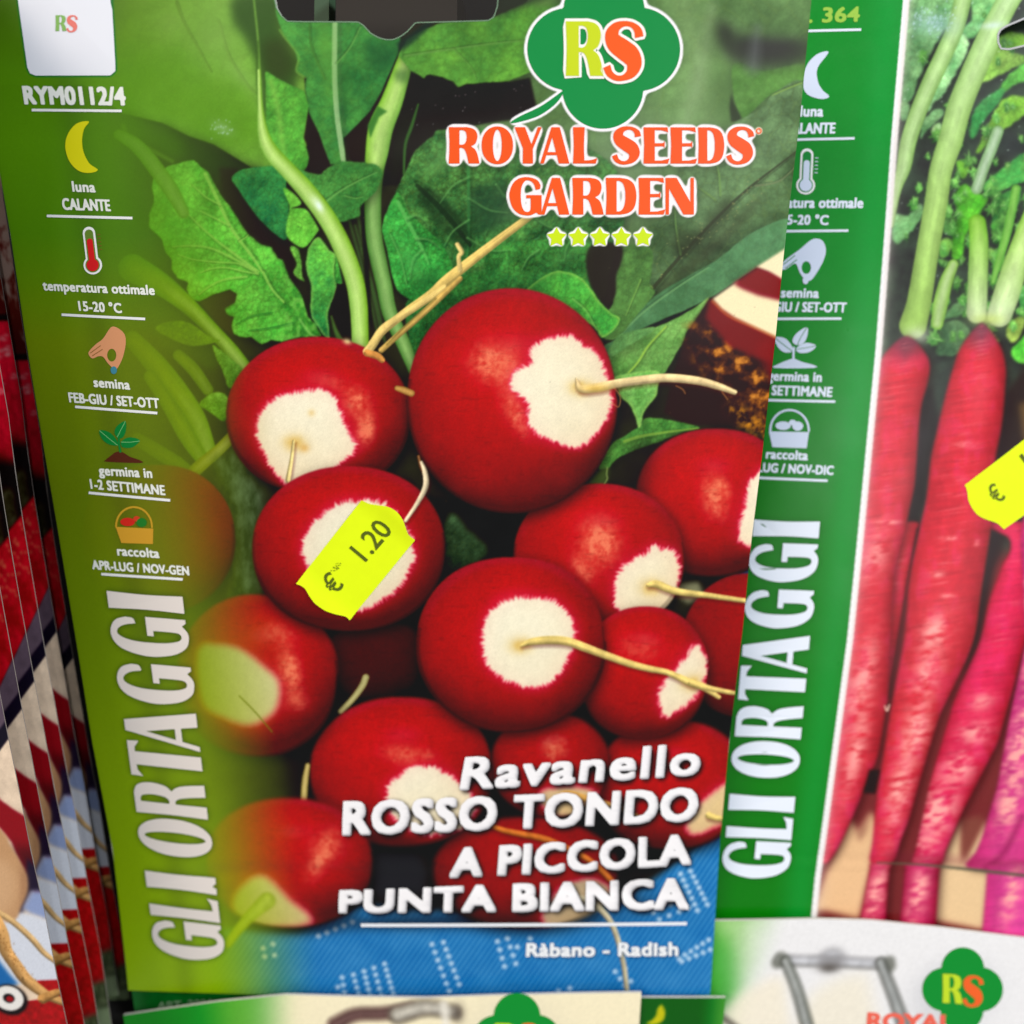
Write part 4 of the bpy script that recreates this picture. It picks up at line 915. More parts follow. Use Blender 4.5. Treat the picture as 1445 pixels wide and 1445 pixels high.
def paint_stack_picture():
    cv = Canvas(-140, 180, 6, 1420)          # x = -(distance left of the right edge)
    X, Y = cv.X, cv.Y
    n = fbm(X / 13, Y / 26, 4, 401)
    cv.rgb[:] = C(34, 24, 24)
    # pale blotched peel, upper part
    t = np.clip((n - 0.42) * 4 + sstep(250, 420, Y) * 1.3 - 0.5, 0, 1)[..., None]
    up = C(214, 178, 160) + (C(128, 44, 36) - C(214, 178, 160)) * t
    up = up * (1 - 0.3 * sstep(360, 440, Y))[..., None]
    m = sstep(446, 440, Y + X * 0.05)
    cv.rgb[:] = cv.rgb + (up - cv.rgb) * m[..., None]

    def q(pts):                              # zoomed view of the foremost packet -> this picture
        ex = [(0, 45), (310, 110), (600, 165), (740, 190), (890, 222), (1100, 275), (1215, 290), (1340, 305), (1445, 320)]
        out = []
        for zx, zy in pts:
            e = np.interp(zy, [a for a, b in ex], [b for a, b in ex])
            y1 = 1045 + zy / 3.6125
            out.append((-(e - zx) / 3.6125 * 0.875, 988 + 0.864 * (y1 - 1139)))
        return out
    red = C(196, 26, 44)
    m = sstep(450, 456, Y) * sstep(636, 610, Y - X * 0.15)
    f = fbm(X / 9, Y / 14, 4, 403)
    rc = red * (0.72 + 0.5 * f + 0.25 * sstep(600, 500, Y))[..., None]
    cv.rgb[:] = cv.rgb + (rc - cv.rgb) * m[..., None]
    for gy in (478, 492, 500, 535):
        for k in range(10):
            r = random.Random(gy * 13 + k)
            cv.glow(-r.uniform(0, 40), gy + r.gauss(0, 4), 4, 2.5, C(250, 160, 160), 0.45)
    lv = fbm(X / 6, Y / 8, 4, 405)[..., None]
    m = sstep(655, 672, Y) * sstep(6, -6, Y - (700 - X))
    cv.rgb[:] = cv.rgb + ((C(34, 30, 22) * (1 - lv) + C(96, 96, 62) * lv) - cv.rgb) * (m * sstep(-2, -14, X))[..., None] * 0.8
    m = sstep(-4, 4, Y - (700 - X)) * sstep(4, -4, Y - (828 - 1.6 * X))
    rc = C(190, 24, 38) * (0.7 + 0.6 * f)[..., None]
    cv.rgb[:] = cv.rgb + (rc - cv.rgb) * m[..., None]
    for k in range(40):
        r = random.Random(k + 600)
        s = r.uniform(0, 70)
        cv.glow(-s, 745 + s * .8 + r.gauss(0, 16), 2.4, 3.2, C(232, 128, 80), 0.4)
    m = sstep(-3, 3, Y - (828 - 1.6 * X))
    cv.rgb[:] = cv.rgb + (C(98, 82, 94) * (0.9 + 0.25 * f[..., None]) - cv.rgb) * m[..., None]
    m = sstep(-3, 3, Y - (870 - 1.1 * X))
    cv.rgb[:] = cv.rgb + (C(34, 28, 42) - cv.rgb) * m[..., None]
    m = sstep(-2, 2, Y - (892 - 1.1 * X))
    cv.rgb[:] = cv.rgb + (C(240, 214, 184) * (0.9 + 0.2 * f[..., None]) - cv.rgb) * m[..., None]
    # halved radish: skin arc, tan bulb, shadow on white cloth, roots, red block with lettering
    cv.fill(q([(-260, -60), (0, 252), (60, 300), (125, 345), (330, 420), (330, 620), (190, 800), (120, 640), (60, 480), (0, 400), (-260, 200)]), C(150, 22, 38), 1, 1.2)
    cv.fill(q([(60, 470), (120, 520), (200, 480), (330, 560), (330, 800), (150, 760), (100, 640)]), C(72, 24, 34), 0.8, 6)
    cv.fill(q([(135, 560), (165, 600), (340, 640), (340, 770), (190, 742), (150, 738), (90, 900), (60, 860), (120, 700)]), C(44, 36, 54), 1, 2)
    cv.fill(q([(150, 738), (340, 748), (340, 905), (222, 890), (150, 860), (110, 830), (80, 900), (60, 920)]), C(150, 166, 206), 1, 2.5)
    cv.fill(q([(100, 850), (150, 862), (222, 892), (350, 905), (350, 1230), (-60, 1230), (-60, 880)]), C(226, 230, 238), 1, 2)
    cv.fill(q([(-60, 1060), (0, 1090), (60, 1180), (100, 1232), (-60, 1260)]), C(40, 110, 178), 1, 2)
    cv.fill(q([(-260, 190), (0, 405), (50, 490), (100, 580), (130, 660), (130, 740), (100, 820), (80, 880), (40, 900), (0, 880), (-260, 700)]), C(206, 158, 112), 1, 1.4, True)
    cv.fill(q([(-100, 600), (0, 560), (80, 660), (60, 800), (0, 860), (-100, 800)]), C(232, 188, 142), 0.6, 7, True)
    cv.fill(q([(100, 580), (132, 660), (130, 740), (90, 860), (100, 740)]), C(150, 104, 76), 0.5, 3)
    st = C(232, 190, 128)
    cv.root(q([(-20, 840), (40, 880), (110, 940), (170, 1000), (230, 1070), (300, 1130)]), [3.5, 4, 4, 4, 3.6, 3], st, 71, drop=False)
    cv.root(q([(-30, 880), (10, 960), (40, 1050), (90, 1130), (140, 1210), (220, 1280), (320, 1330)]), [9, 9, 8, 8, 8, 7, 6], C(226, 172, 104), 72, drop=False)
    for k in range(60):
        r = random.Random(k + 40)
        z = r.random()
        p = q([(0 + z * 200 + r.gauss(0, 14), 960 + z * 310 + r.gauss(0, 14))])[0]
        cv.glow(p[0], p[1], .9, .9, C(140, 88, 40), 0.6)
    y0 = q([(290, 1215)])[0][1]
    m = sstep(-1.5, 1.5, Y - y0) * sstep(-26, -22, X) + sstep(-1.5, 1.5, Y - y0 - 24 - (-X - 24) * 0.1) * sstep(-22, -26, X)
    rr = C(176, 22, 32) * (0.75 + 0.5 * fbm(X / 5, Y / 5, 4, 409))[..., None]
    cv.rgb[:] = cv.rgb + (rr - cv.rgb) * np.clip(m, 0, 1)[..., None]
    cv.root(q([(140, 1210), (180, 1250), (240, 1300), (320, 1340)]), [6, 7, 6, 5], C(226, 172, 104), 73, drop=False)
    cv.root([(-22, y0 + 24), (-8, y0 + 18), (3, y0 + 15)], [6, 5, 4], C(206, 150, 84), 74, drop=False)
    c = q([(45, 1305)])[0]
    a = np.linspace(0, 2 * np.pi, 40, endpoint=False)
    ell = lambda rx, ry, dx=0, dy=0: np.stack([c[0] + dx + rx * np.cos(a), c[1] + dy + ry * np.sin(a)], 1)
    cv.fill(ell(21, 20, 1, 2), C(20, 14, 16), 0.95, 1.5)
    cv.fill(ell(17.5, 16), C(250, 246, 236), 1, 0.8)
    cv.fill(ell(6.8, 6.0), C(20, 14, 16), 1, 0.8)
    cv.fill(ell(4.4, 3.8, 1, 1), C(166, 20, 34), 1, 0.6)
    cv.fill([(-60, y0 + 62), (-30, y0 + 66), (-22, y0 + 80), (-60, y0 + 84)], C(20, 14, 16), 0.95, 1.5)
    cv.fill([(-60, y0 + 64), (-32, y0 + 68), (-25, y0 + 84), (-60, y0 + 90)], C(250, 246, 236), 1, 0.8)
    gq = fbm(X / 5, Y / 9, 3, 411)[..., None]
    m = sstep(1330, 1345, Y + X * 0.3)
    cv.rgb[:] = cv.rgb + ((C(40, 50, 30) * (1 - gq) + C(110, 120, 84) * gq) - cv.rgb) * m[..., None]
    m = sstep(1372, 1380, Y + X * .2)
    cv.rgb[:] = cv.rgb + (C(132, 150, 110) - cv.rgb) * (m * .8)[..., None]
    cv.rgb *= np.array((0.90, 0.90, 0.91), np.float32)
    return cv


# ------------------------------------------------------------------ pictures on the packets of the lower tier
def paint_lower_white(clx, cly, clr):
    """white packet with a grey handle drawing, for the one at the right"""
    cv = Canvas(980, 1270, 1560, 1620)
    X, Y = cv.X, cv.Y
    cv.rgb[:] = C(238, 236, 236)
    f = fbm(X / 40, Y / 40, 3, 501)[..., None]
    m = sstep(1120, 1010, X + (Y - 1300) * 0.25)
    cv.rgb[:] = cv.rgb + ((C(110, 180, 70) * (1 - f) + C(180, 220, 150) * f) - cv.rgb) * m[..., None]
    cv.fill([(985, 1450), (985, 1320), (1030, 1330), (1048, 1380), (1050, 1420), (1040, 1460)], C(44, 156, 40), 0.75, 13, True)
    cv.fill([(1012, 1440), (1060, 1400), (1100, 1378), (1118, 1380), (1140, 1460), (1010, 1460)], C(244, 234, 212), 0.9, 8)
    cv.fill([(1160, 1400), (1200, 1378), (1236, 1372), (1270, 1460), (1140, 1470)], C(242, 232, 208), 0.75, 10)
    cv.stroke([(1018, 1426), (1044, 1442), (1070, 1460)], [3, 4, 5], C(84, 76, 70), 0.8, 4)
    cv.stem([(1107, 1355), (1150, 1356), (1180, 1356), (1225, 1359), (1262, 1360)], [8, 8, 8, 8, 8], C(150, 148, 150), C(204, 204, 208), C(112, 110, 108), soft=4)
    cv.glow(1182, 1354, 20, 17, C(150, 148, 150), 0.9, 0, 2)
    cv.glow(1180, 1366, 15, 7, C(92, 86, 80), 0.8)
    cv.glow(1182, 1345, 12, 4, C(196, 196, 200), 0.8)
    cv.stroke([(1108, 1352), (1105, 1358)], [9, 9], C(116, 118, 108), 0.8, 4)
    cv.stroke([(1264, 1358), (1266, 1364)], [9, 9], C(116, 118, 108), 0.8, 4)
    cv.stem([(1116, 1356), (1138, 1396), (1166, 1460), (1190, 1520)], [7, 8, 9, 9], C(66, 70, 60), C(168, 170, 166), C(70, 72, 64), soft=4)
    cv.stem([(1252, 1358), (1276, 1400), (1304, 1452), (1330, 1510)], [7, 8, 9, 9], C(70, 72, 66), C(168, 170, 168), C(74, 74, 68), soft=4)
    cv.glow(clx + 6, cly + 8, 62, 52, C(190, 190, 194), 0.5, 0, 2)
    return cv


def paint_lower_cream():
    cv = Canvas(160, 1380, 930, 1640)
    X, Y = cv.X, cv.Y
    t = sstep(300, 425, X + (Y - 1410) * 0.12)[..., None]
    cv.rgb[:] = C(0, 138, 34) + (C(246, 234, 198) - C(0, 138, 34)) * t
    m = np.exp(-((X - 330) / 50) ** 2) * 0.7
    cv.rgb[:] = cv.rgb + (C(112, 178, 52) - cv.rgb) * m[..., None]
    cv.stem([(470, 1446), (500, 1432), (540, 1430), (580, 1424)], [10, 9, 9, 9], C(70, 40, 40), C(112, 84, 80), soft=5)
    cv.stem([(560, 1432), (600, 1422), (640, 1428)], [13, 12, 10], C(116, 106, 92), C(196, 190, 176), C(84, 74, 64), soft=5)
    cv.glow(646, 1430, 9, 13, C(84, 74, 66), 0.8)
    cv.stroke([(626, 1418), (632, 1470)], [6, 6], C(240, 234, 220), 0.8, 4)
    cv.glow(729, 1462, 74, 60, C(224, 214, 186), 0.5, 0, 2)
    return cv


# ------------------------------------------------------------------ lettering
def _sw(pts):
    """outline of a swelling pen stroke given (x, y, half width)"""
    P = catmull(np.array(pts, float), 7)
    t = np.gradient(P[:, :2], axis=0)
    t /= np.maximum(np.hypot(t[:, 0], t[:, 1]), 1e-6)[:, None]
    nrm = np.stack([-t[:, 1], t[:, 0]], 1)
    return np.vstack([P[:, :2] + nrm * P[:, 2:3], (P[:, :2] - nrm * P[:, 2:3])[::-1]])


def _ell(cx, cy, rx, ry, n=44, p=2.0):
    a = np.linspace(0, 2 * np.pi, n, endpoint=False)
    return np.stack([cx + rx * np.sign(np.cos(a)) * np.abs(np.cos(a)) ** (2 / p), cy + ry * np.sign(np.sin(a)) * np.abs(np.sin(a)) ** (2 / p)], 1)


def _cr(pts, corners):
    """closed outline; runs between the listed corner indices are smoothed"""
    pts = [np.array(p, float) for p in pts]
    out, n = [], len(pts)
    cs = sorted(corners)
    for i, a in enumerate(cs):
        b = cs[(i + 1) % len(cs)]
        run = [pts[(a + k) % n] for k in range(((b - a) % n) + 1)]
        out.append(run[:1] if len(run) == 2 else catmull(run, 5)[:-1])
    return np.vstack(out)


FLARED = {   # sturdy display capitals with thick stems and thin arms, cap height 1: name -> (width, outlines)
    'I': (.32, [_cr([(0, 0), (.32, 0), (.30, .5), (.32, 1), (0, 1), (.02, .5)], [0, 1, 3, 4])]),
    'L': (.66, [_cr([(0, 0), (.62, 0), (.66, .15), (.50, .10), (.31, .085), (.30, .5), (.32, 1), (0, 1), (.02, .5)], [0, 1, 2, 4, 6, 7])]),
    'E': (.70, [[(0, 0), (.67, 0), (.71, .14), (.50, .085), (.31, .08), (.31, .47), (.54, .475), (.58, .43), (.58, .62), (.54, .565), (.31, .56), (.31, .92), (.50, .915), (.68, .86), (.66, 1), (0, 1), (.02, .5)]]),
    'T': (.80, [[(.25, 0), (.56, 0), (.55, .91), (.66, .905), (.80, .84), (.79, 1), (.01, 1), (0, .84), (.14, .905), (.255, .91)]]),
    'N': (.84, [[(0, 0), (.10, 0), (.105, .70), (.53, 0), (.84, 0), (.84, 1), (.74, 1), (.735, .34), (.33, 1), (0, 1)]]),
    'A': (.88, [[(0, 0), (.11, 0), (.19, .23), (.50, .23), (.56, 0), (.88, 0), (.59, 1), (.34, 1)], [(.22, .315), (.475, .315), (.36, .72)]]),
    'Y': (.82, [[(.25, 0), (.56, 0), (.555, .40), (.82, 1), (.71, 1), (.515, .53), (.32, 1), (0, 1), (.255, .42)]]),
    'O': (.88, [_ell(.44, .5, .44, .52, p=2.15), _ell(.44, .5, .125, .43)]),
    'D': (.88, [_cr([(0, 0), (.42, 0), (.66, .05), (.82, .2), (.88, .5), (.82, .8), (.66, .95), (.42, 1), (0, 1), (.02, .5)], [0, 1, 7, 8]),
                _cr([(.31, .085), (.40, .09), (.50, .17), (.555, .35), (.56, .5), (.555, .65), (.50, .83), (.40, .91), (.31, .915)], [0, 8])]),
    'R': (.88, [_cr([(0, 0), (.31, 0), (.305, .43), (.38, .43), (.46, .37), (.52, .22), (.57, 0), (.88, 0), (.83, .22), (.76, .38), (.64, .47), (.76, .55), (.82, .72), (.79, .87), (.69, .96), (.52, 1), (0, 1), (.02, .5)], [0, 1, 2, 6, 7, 10, 15, 16]),
                _cr([(.305, .915), (.40, .915), (.48, .87), (.515, .73), (.48, .58), (.40, .52), (.305, .52)], [0, 6])]),
    'G': (.88, [_cr([(.46, .53), (.88, .53), (.88, .0), (.80, .0), (.73, .055), (.60, -.01), (.45, -.02), (.25, .03), (.08, .2), (0, .48), (.03, .70), (.13, .89), (.28, .99), (.47, 1.02), (.65, .99), (.78, .92), (.85, .80), (.83, .70), (.72, .67), (.67, .82), (.58, .91), (.47, .93), (.38, .86), (.32, .70), (.31, .48), (.33, .27), (.39, .12), (.47, .075), (.555, .1), (.58, .2), (.58, .445), (.46, .445)], [0, 1, 2, 3, 4, 16, 18, 30, 31])]),
    'S': (.74, [_sw([(.69, .74, .085), (.66, .86, .075), (.55, .955, .05), (.40, .975, .05), (.25, .92, .085), (.17, .79, .135), (.22, .64, .165), (.37, .53, .18), (.52, .42, .18), (.585, .27, .15), (.53, .12, .10), (.40, .035, .055), (.25, .025, .05), (.12, .10, .065), (.06, .23, .075)])]),
}


def tri_fill(loops):
    loops = [np.asarray(l, float) for l in loops]
    V = np.vstack(loops)
    tris = tessellate_polygon([[Vector((p[0], p[1], 0)) for p in l] for l in loops])
    out = []
    for t in tris:
        a, b, c = (V[i] for i in t)
        if (b[0] - a[0]) * (c[1] - a[1]) - (b[1] - a[1]) * (c[0] - a[0]) < 0:
            t = (t[0], t[2], t[1])
        out.append(tuple(t))
    return V, out


_TXT = {}


def type_set(body, weight=0.0, tracking=1.0):
    """text set in Blender's own face: (points with cap height 1, faces, outline edges, width)"""
    key = (body, weight, tracking)
    if key in _TXT:
        return _TXT[key]

    def raw(b):
        cu = bpy.data.curves.new("type", 'FONT')
        cu.body, cu.offset, cu.space_character, cu.resolution_u = b, weight, tracking, 3
        ob = bpy.data.objects.new("type", cu)
        scene.collection.objects.link(ob)
        dg = bpy.context.evaluated_depsgraph_get()
        dg.update()
        me = ob.evaluated_get(dg).to_mesh()
        v = np.array([(p.co.x, p.co.y) for p in me.vertices]).reshape(-1, 2)
        f = [tuple(p.vertices) for p in me.polygons]
        ob.evaluated_get(dg).to_mesh_clear()
        bpy.data.objects.remove(ob)
        bpy.data.curves.remove(cu)
        return v, f
    h, _ = raw("H")
    v, f = raw(body)
    v = (v - (v[:, 0].min(), h[:, 1].min())) / (h[:, 1].max() - h[:, 1].min())
    w = v[:, 0].max()
    key2 = {tuple(np.round(p, 5)): i for i, p in reversed(list(enumerate(v)))}
    rep = [key2[tuple(np.round(p, 5))] for p in v]
    cnt = {}
    F = []
    for poly in f:
        poly = [rep[i] for i in poly]
        a = 0
        for i in range(len(poly)):
            p, q = v[poly[i]], v[poly[(i + 1) % len(poly)]]
            a += p[0] * q[1] - q[0] * p[1]
        if a < 0:
            poly = poly[::-1]
        F.append(tuple(poly))
        for i in range(len(poly)):
            e = tuple(sorted((poly[i], poly[(i + 1) % len(poly)])))
            cnt[e] = cnt.get(e, 0) + 1
    edges = [e for e, k in cnt.items() if k == 1]
    _TXT[key] = (v, F, edges, w)
    return _TXT[key]


def iso_fill(field, x0, y0, step, level=0.5, runs=True):
    """filled outline of a coverage field: cells cut along the level line"""
    f = np.pad(field, 1)
    h, w = f.shape
    ins = f >= level
    idx, V, F = {}, [], []

    def key(k, p):
        if k not in idx:
            idx[k] = len(V)
            V.append((x0 + (p[0] - 1 + 0.5) * step, y0 + (p[1] - 1 + 0.5) * step))
        return idx[k]
    cnt = ins[:-1, :-1].astype(int) + ins[:-1, 1:] + ins[1:, :-1] + ins[1:, 1:]
    for j in range(h - 1):
        row = cnt[j]
        i = 0
        while i < w - 1:
            c = row[i]
            if c == 0:
                i += 1
                continue
            if c == 4:                               # a run of full cells becomes one face
                e = i
                while e < w - 1 and row[e] == 4:
                    e += 1
                    if not runs:
                        break
                F.append([key((a, j), (a, j)) for a in range(i, e + 1)] + [key((a, j + 1), (a, j + 1)) for a in range(e, i - 1, -1)])
                i = e
                continue
            cs = [(i, j), (i + 1, j), (i + 1, j + 1), (i, j + 1)]
            poly = []
            for k in range(4):
                a, b = cs[k], cs[(k + 1) % 4]
                fa, fb = f[a[1], a[0]], f[b[1], b[0]]
                if fa >= level:
                    poly.append(key(a, a))
                if (fa >= level) != (fb >= level):
                    t = (level - fa) / (fb - fa)
                    kk = ('e',) + (a + b if a < b else b + a)
                    poly.append(key(kk, (a[0] + (b[0] - a[0]) * t, a[1] + (b[1] - a[1]) * t)))
            if len(poly) >= 3:
                F.append(poly)
            i += 1
    rim = np.zeros(len(V), bool)
    for k_, i_ in idx.items():
        if k_[0] == 'e':
            rim[i_] = True
    return np.array(V), F, rim


def bold_text(body, BL, BR, TL, TR, grow, step=1.0, tracking=1.0):
    """a heavy cut of the face: thin lettering swollen by `grow` px, as a filled outline in px"""
    v, F, edges, w = type_set(body, 0.0, tracking)
    BL, BR, TL, TR = (np.array(p, float) for p in (BL, BR, TL, TR))
    g = grow * 0.72
    BL, BR, TL, TR = BL + (grow, -g), BR + (-grow, -g), TL + (grow, g), TR + (-grow, g)
    P = quad_map(v, w, BL, BR, TL, TR)
    k = 1.0 / step
    Q = P * k
    cv = Canvas(int(Q[:, 0].min() - grow * k * 3 - 4), int(Q[:, 1].min() - grow * k * 3 - 4), int(Q[:, 0].max() + grow * k * 3 + 5), int(Q[:, 1].max() + grow * k * 3 + 5))
    sl, m = edge_mask(cv, Q, edges, 0.0, 0.0)
    for ax, g in ((1, grow * k), (0, grow * k * 0.72)):       # swollen squarely, so corners stay crisp
        n, fr = int(g), g - int(g)
        o = m.copy()
        for d in range(1, n + 2):
            wgt = 1.0 if d <= n else fr
            for sg in (-1, 1):
                o = np.maximum(o, wgt * np.roll(m, sg * d, ax) + (1 - wgt) * o)
        m = o
    m = gauss(m, 0.55)
    V_, F_, rim = iso_fill(m, (cv.x0 + sl[1].start) * step, (cv.y0 + sl[0].start) * step, step)
    n = max(1, int(round(2.4 / step)))
    sh = gauss(np.roll(m, (-n, -n), (0, 1)), 1.3 / step)       # printed bevel: greyer toward the lower right of each stroke
    xi = np.clip(((V_[:, 0] / step) - cv.x0 - sl[1].start).astype(int), 0, m.shape[1] - 1)
    yi = np.clip(((V_[:, 1] / step) - cv.y0 - sl[0].start).astype(int), 0, m.shape[0] - 1)
    return (V_, F_, sh[yi, xi]), (P, edges)


def quad_map(v, w, BL, BR, TL, TR):
    BL, BR, TL, TR = (np.array(p, float) for p in (BL, BR, TL, TR))
    s = (v[:, 0] / w)[:, None]
    t = v[:, 1][:, None]
    base, top = BL + (BR - BL) * s, TL + (TR - TL) * s
    return base + (top - base) * t


def edge_mask(cv, P, edges, soft, grow=0.0):
    """coverage of a lettering outline on a canvas, optionally swollen"""
    P = np.asarray(P)
    loops = None
    sl = cv.box(P, soft * 3 + grow * 4 + 3)
    ss = 2
    h, w = sl[0].stop - sl[0].start, sl[1].stop - sl[1].start
    diff = np.zeros((h * ss, w * ss + 1), np.int32)
    off = np.array([cv.x0 + sl[1].start, cv.y0 + sl[0].start], float)
    Q = (P - off) * ss
    for a, b in edges:
        xa, ya = Q[a]
        xb, yb = Q[b]
        if ya > yb:
            xa, ya, xb, yb = xb, yb, xa, ya
        r0, r1 = max(0, int(math.ceil(ya - 0.5))), min(h * ss, int(math.ceil(yb - 0.5)))
        if r1 <= r0:
            continue
        r = np.arange(r0, r1)
        c = np.clip(np.ceil(xa + (r + 0.5 - ya) * (xb - xa) / (yb - ya) - 0.5).astype(int), 0, w * ss)
        np.add.at(diff, (r, c), 1)
    m = (np.cumsum(diff[:, :-1], 1) % 2).astype(np.float32).reshape(h, ss, w, ss).mean((1, 3))
    if grow:
        m = np.clip((gauss(m, grow) - 0.159) * grow / 0.242 + 0.5, 0, 1)
    return sl, gauss(m, soft)


def loops_edges(loops):
    P, E, k = [], [], 0
    for l in loops:
        l = np.asarray(l, float)
        n = len(l)
        P.append(l)
        E += [(k + i, k + (i + 1) % n) for i in range(n)]
        k += n
    return np.vstack(P), E


# ------------------------------------------------------------------ materials
def new_mat(name):
    m = bpy.data.materials.new(name)
    m.use_nodes = True
    return m, m.node_tree, m.node_tree.nodes["Principled BSDF"]


def print_material(name, rough, bump, coat, spec=0.5):
    m, nt, b = new_mat(name)
    at = nt.nodes.new("ShaderNodeAttribute")
    at.attribute_name = "Col"
    nt.links.new(at.outputs["Color"], b.inputs["Base Color"])
    tc = nt.nodes.new("ShaderNodeTexCoord")
    nz = nt.nodes.new("ShaderNodeTexNoise")
    nz.inputs["Scale"].default_value = 260.0
    nz.inputs["Detail"].default_value = 4.0
    nt.links.new(tc.outputs["Object"], nz.inputs["Vector"])
    mr = nt.nodes.new("ShaderNodeMapRange")
    mr.inputs["To Min"].default_value, mr.inputs["To Max"].default_value = rough - 0.06, rough + 0.08
    nt.links.new(nz.outputs["Fac"], mr.inputs["Value"])
    nt.links.new(mr.outputs["Result"], b.inputs["Roughness"])
    b.inputs["Specular IOR Level"].default_value = spec
    b.inputs["Coat Weight"].default_value = coat
    b.inputs["Coat Roughness"].default_value = 0.24
    nz2 = nt.nodes.new("ShaderNodeTexNoise")
    nz2.inputs["Scale"].default_value = 55.0
    nz2.inputs["Detail"].default_value = 3.0
    nt.links.new(tc.outputs["Object"], nz2.inputs["Vector"])
    bp = nt.nodes.new("ShaderNodeBump")
    bp.inputs["Strength"].default_value = bump
    bp.inputs["Distance"].default_value = 0.002
    nt.links.new(nz2.outputs["Fac"], bp.inputs["Height"])
    nt.links.new(bp.outputs["Normal"], b.inputs["Normal"])
    nt.links.new(bp.outputs["Normal"], b.inputs["Coat Normal"])
    return m


def plain_material(name, col, rough, scale=90.0, vary=0.12, spec=0.4):
    m, nt, b = new_mat(name)
    tc = nt.nodes.new("ShaderNodeTexCoord")
    nz = nt.nodes.new("ShaderNodeTexNoise")
    nz.inputs["Scale"].default_value = scale
    nt.links.new(tc.outputs["Object"], nz.inputs["Vector"])
    rp = nt.nodes.new("ShaderNodeValToRGB")
    rp.color_ramp.elements[0].color = (*[max(0, c * (1 - vary)) for c in col], 1)
    rp.color_ramp.elements[1].color = (*[min(1, c * (1 + vary)) for c in col], 1)
    nt.links.new(nz.outputs["Fac"], rp.inputs["Fac"])
    nt.links.new(rp.outputs["Color"], b.inputs["Base Color"])
    b.inputs["Roughness"].default_value = rough
    b.inputs["Specular IOR Level"].default_value = spec
    return m


M_PRINT = print_material("glossy_printed_paper", 0.38, 0.05, 0.12, 0.22)
M_GLOSS = print_material("glossier_printed_paper", 0.30, 0.08, 0.10, 0.30)
M_STICKER = print_material("matt_fluorescent_paper", 0.62, 0.02, 0.0, 0.3)
M_PAPER = plain_material("packet_paper", (0.60, 0.57, 0.52), 0.6, 300.0)
M_PAPER_DULL = plain_material("packet_paper_dull", (0.26, 0.22, 0.20), 0.7, 300.0)
M_RACK = plain_material("rack_board", (0.010, 0.008, 0.007), 0.8, 40.0, 0.2)
M_HANGER = plain_material("rack_hanger", (0.021, 0.0155, 0.011), 0.6, 60.0, 0.15)


# ------------------------------------------------------------------ packets
def c2w(v):
    return AX_R * float(v[0]) + AX_D * float(v[1]) + AX_F * float(v[2])


def unit(v):
    v = np.asarray(v, float)
    return v / np.linalg.norm(v)


def rays(X, Y):
    X, Y = np.asarray(X, float), np.asarray(Y, float)
    return np.stack([(X - PX / 2) / FPX, (Y - PX / 2) / FPX, np.ones_like(X)], -1)


MAIN_DV = unit((-0.0096, 0.9465, 0.3236))
MAIN_DH = unit((1.0, 0.0101, 0.0))


class Packet:
    """a packet's plane: base point given where the photo shows it and how far away it hangs"""

    def __init__(s, name, label, category, base, Z, dh=MAIN_DH, dv=MAIN_DV, group=None, shift=0.0, bulge=None):
        s.dh = unit(dh)
        s.dv = unit(np.asarray(dv) - np.dot(dv, s.dh) * s.dh)
        s.n = np.cross(s.dh, s.dv)
        s.P0 = rays(*base) * Z + s.n * shift
        s.d = float(np.dot(s.n, s.P0))
        s.bulge = bulge
        e = bpy.data.objects.new(name, None)
        e.empty_display_size = 0.02
        scene.collection.objects.link(e)
        x, y, z = c2w(s.dh), c2w(s.n), c2w(-s.dv)
        p = CAM + c2w(s.P0)
        e.matrix_world = Matrix(((x.x, y.x, z.x, p.x), (x.y, y.y, z.y, p.y), (x.z, y.z, z.z, p.z), (0, 0, 0, 1)))
        e["label"], e["category"] = label, category
        if group:
            e["group"] = group
        s.empty = e

    def at(s, X, Y):
        r = rays(X, Y)
        P = r * (s.d / (r @ s.n))[..., None]
        return P

    def local(s, X, Y, lift=0.0):
        X, Y = np.asarray(X, float), np.asarray(Y, float)
        q = s.at(X, Y) - s.P0
        b = s.bulge(X, Y) if s.bulge else 0.0
        return np.stack([q @ s.dh, -(b + lift) + 0 * X, -(q @ s.dv)], -1)

    def px_per_m(s, X, Y):
        return FPX / s.at(np.array(X), np.array(Y))[..., 2]


def link_mesh(name, V, F, parent, mat, cols=None, smooth=False):
    me = bpy.data.meshes.new(name)
    me.from_pydata([tuple(v) for v in np.asarray(V, float)], [], F)
    finish_mesh(me, mat, cols, smooth)
    return put(name, me, parent)


def finish_mesh(me, mat, cols, smooth):
    if cols is not None:
        a = me.color_attributes.new("Col", 'FLOAT_COLOR', 'POINT')
        c = np.ones((len(me.vertices), 4), np.float32)
        c[:, :3] = cols
        a.data.foreach_set("color", c.ravel())
    me.materials.append(mat)
    if smooth:
        me.polygons.foreach_set("use_smooth", np.ones(len(me.polygons), bool))
    me.update()


def put(name, me, parent):
    o = bpy.data.objects.new(name, me)
    scene.collection.objects.link(o)
    o.parent = parent
    return o


def quads_mesh(name, V, quads, parent, mat, cols):
    """fast mesh from a vertex table and an (n,4) index array, dropping unused vertices"""
    used, inv = np.unique(quads.ravel(), return_inverse=True)
    me = bpy.data.meshes.new(name)
    n = len(quads)
    me.vertices.add(len(used))
    me.vertices.foreach_set("co", V[used].astype(np.float32).ravel())
    me.loops.add(n * 4)
    me.loops.foreach_set("vertex_index", inv.astype(np.int32).ravel())
    me.polygons.add(n)
    me.polygons.foreach_set("loop_start", np.arange(0, n * 4, 4, dtype=np.int32))
    me.update(calc_edges=True)
    finish_mesh(me, mat, cols[used], True)
    return put(name, me, parent)


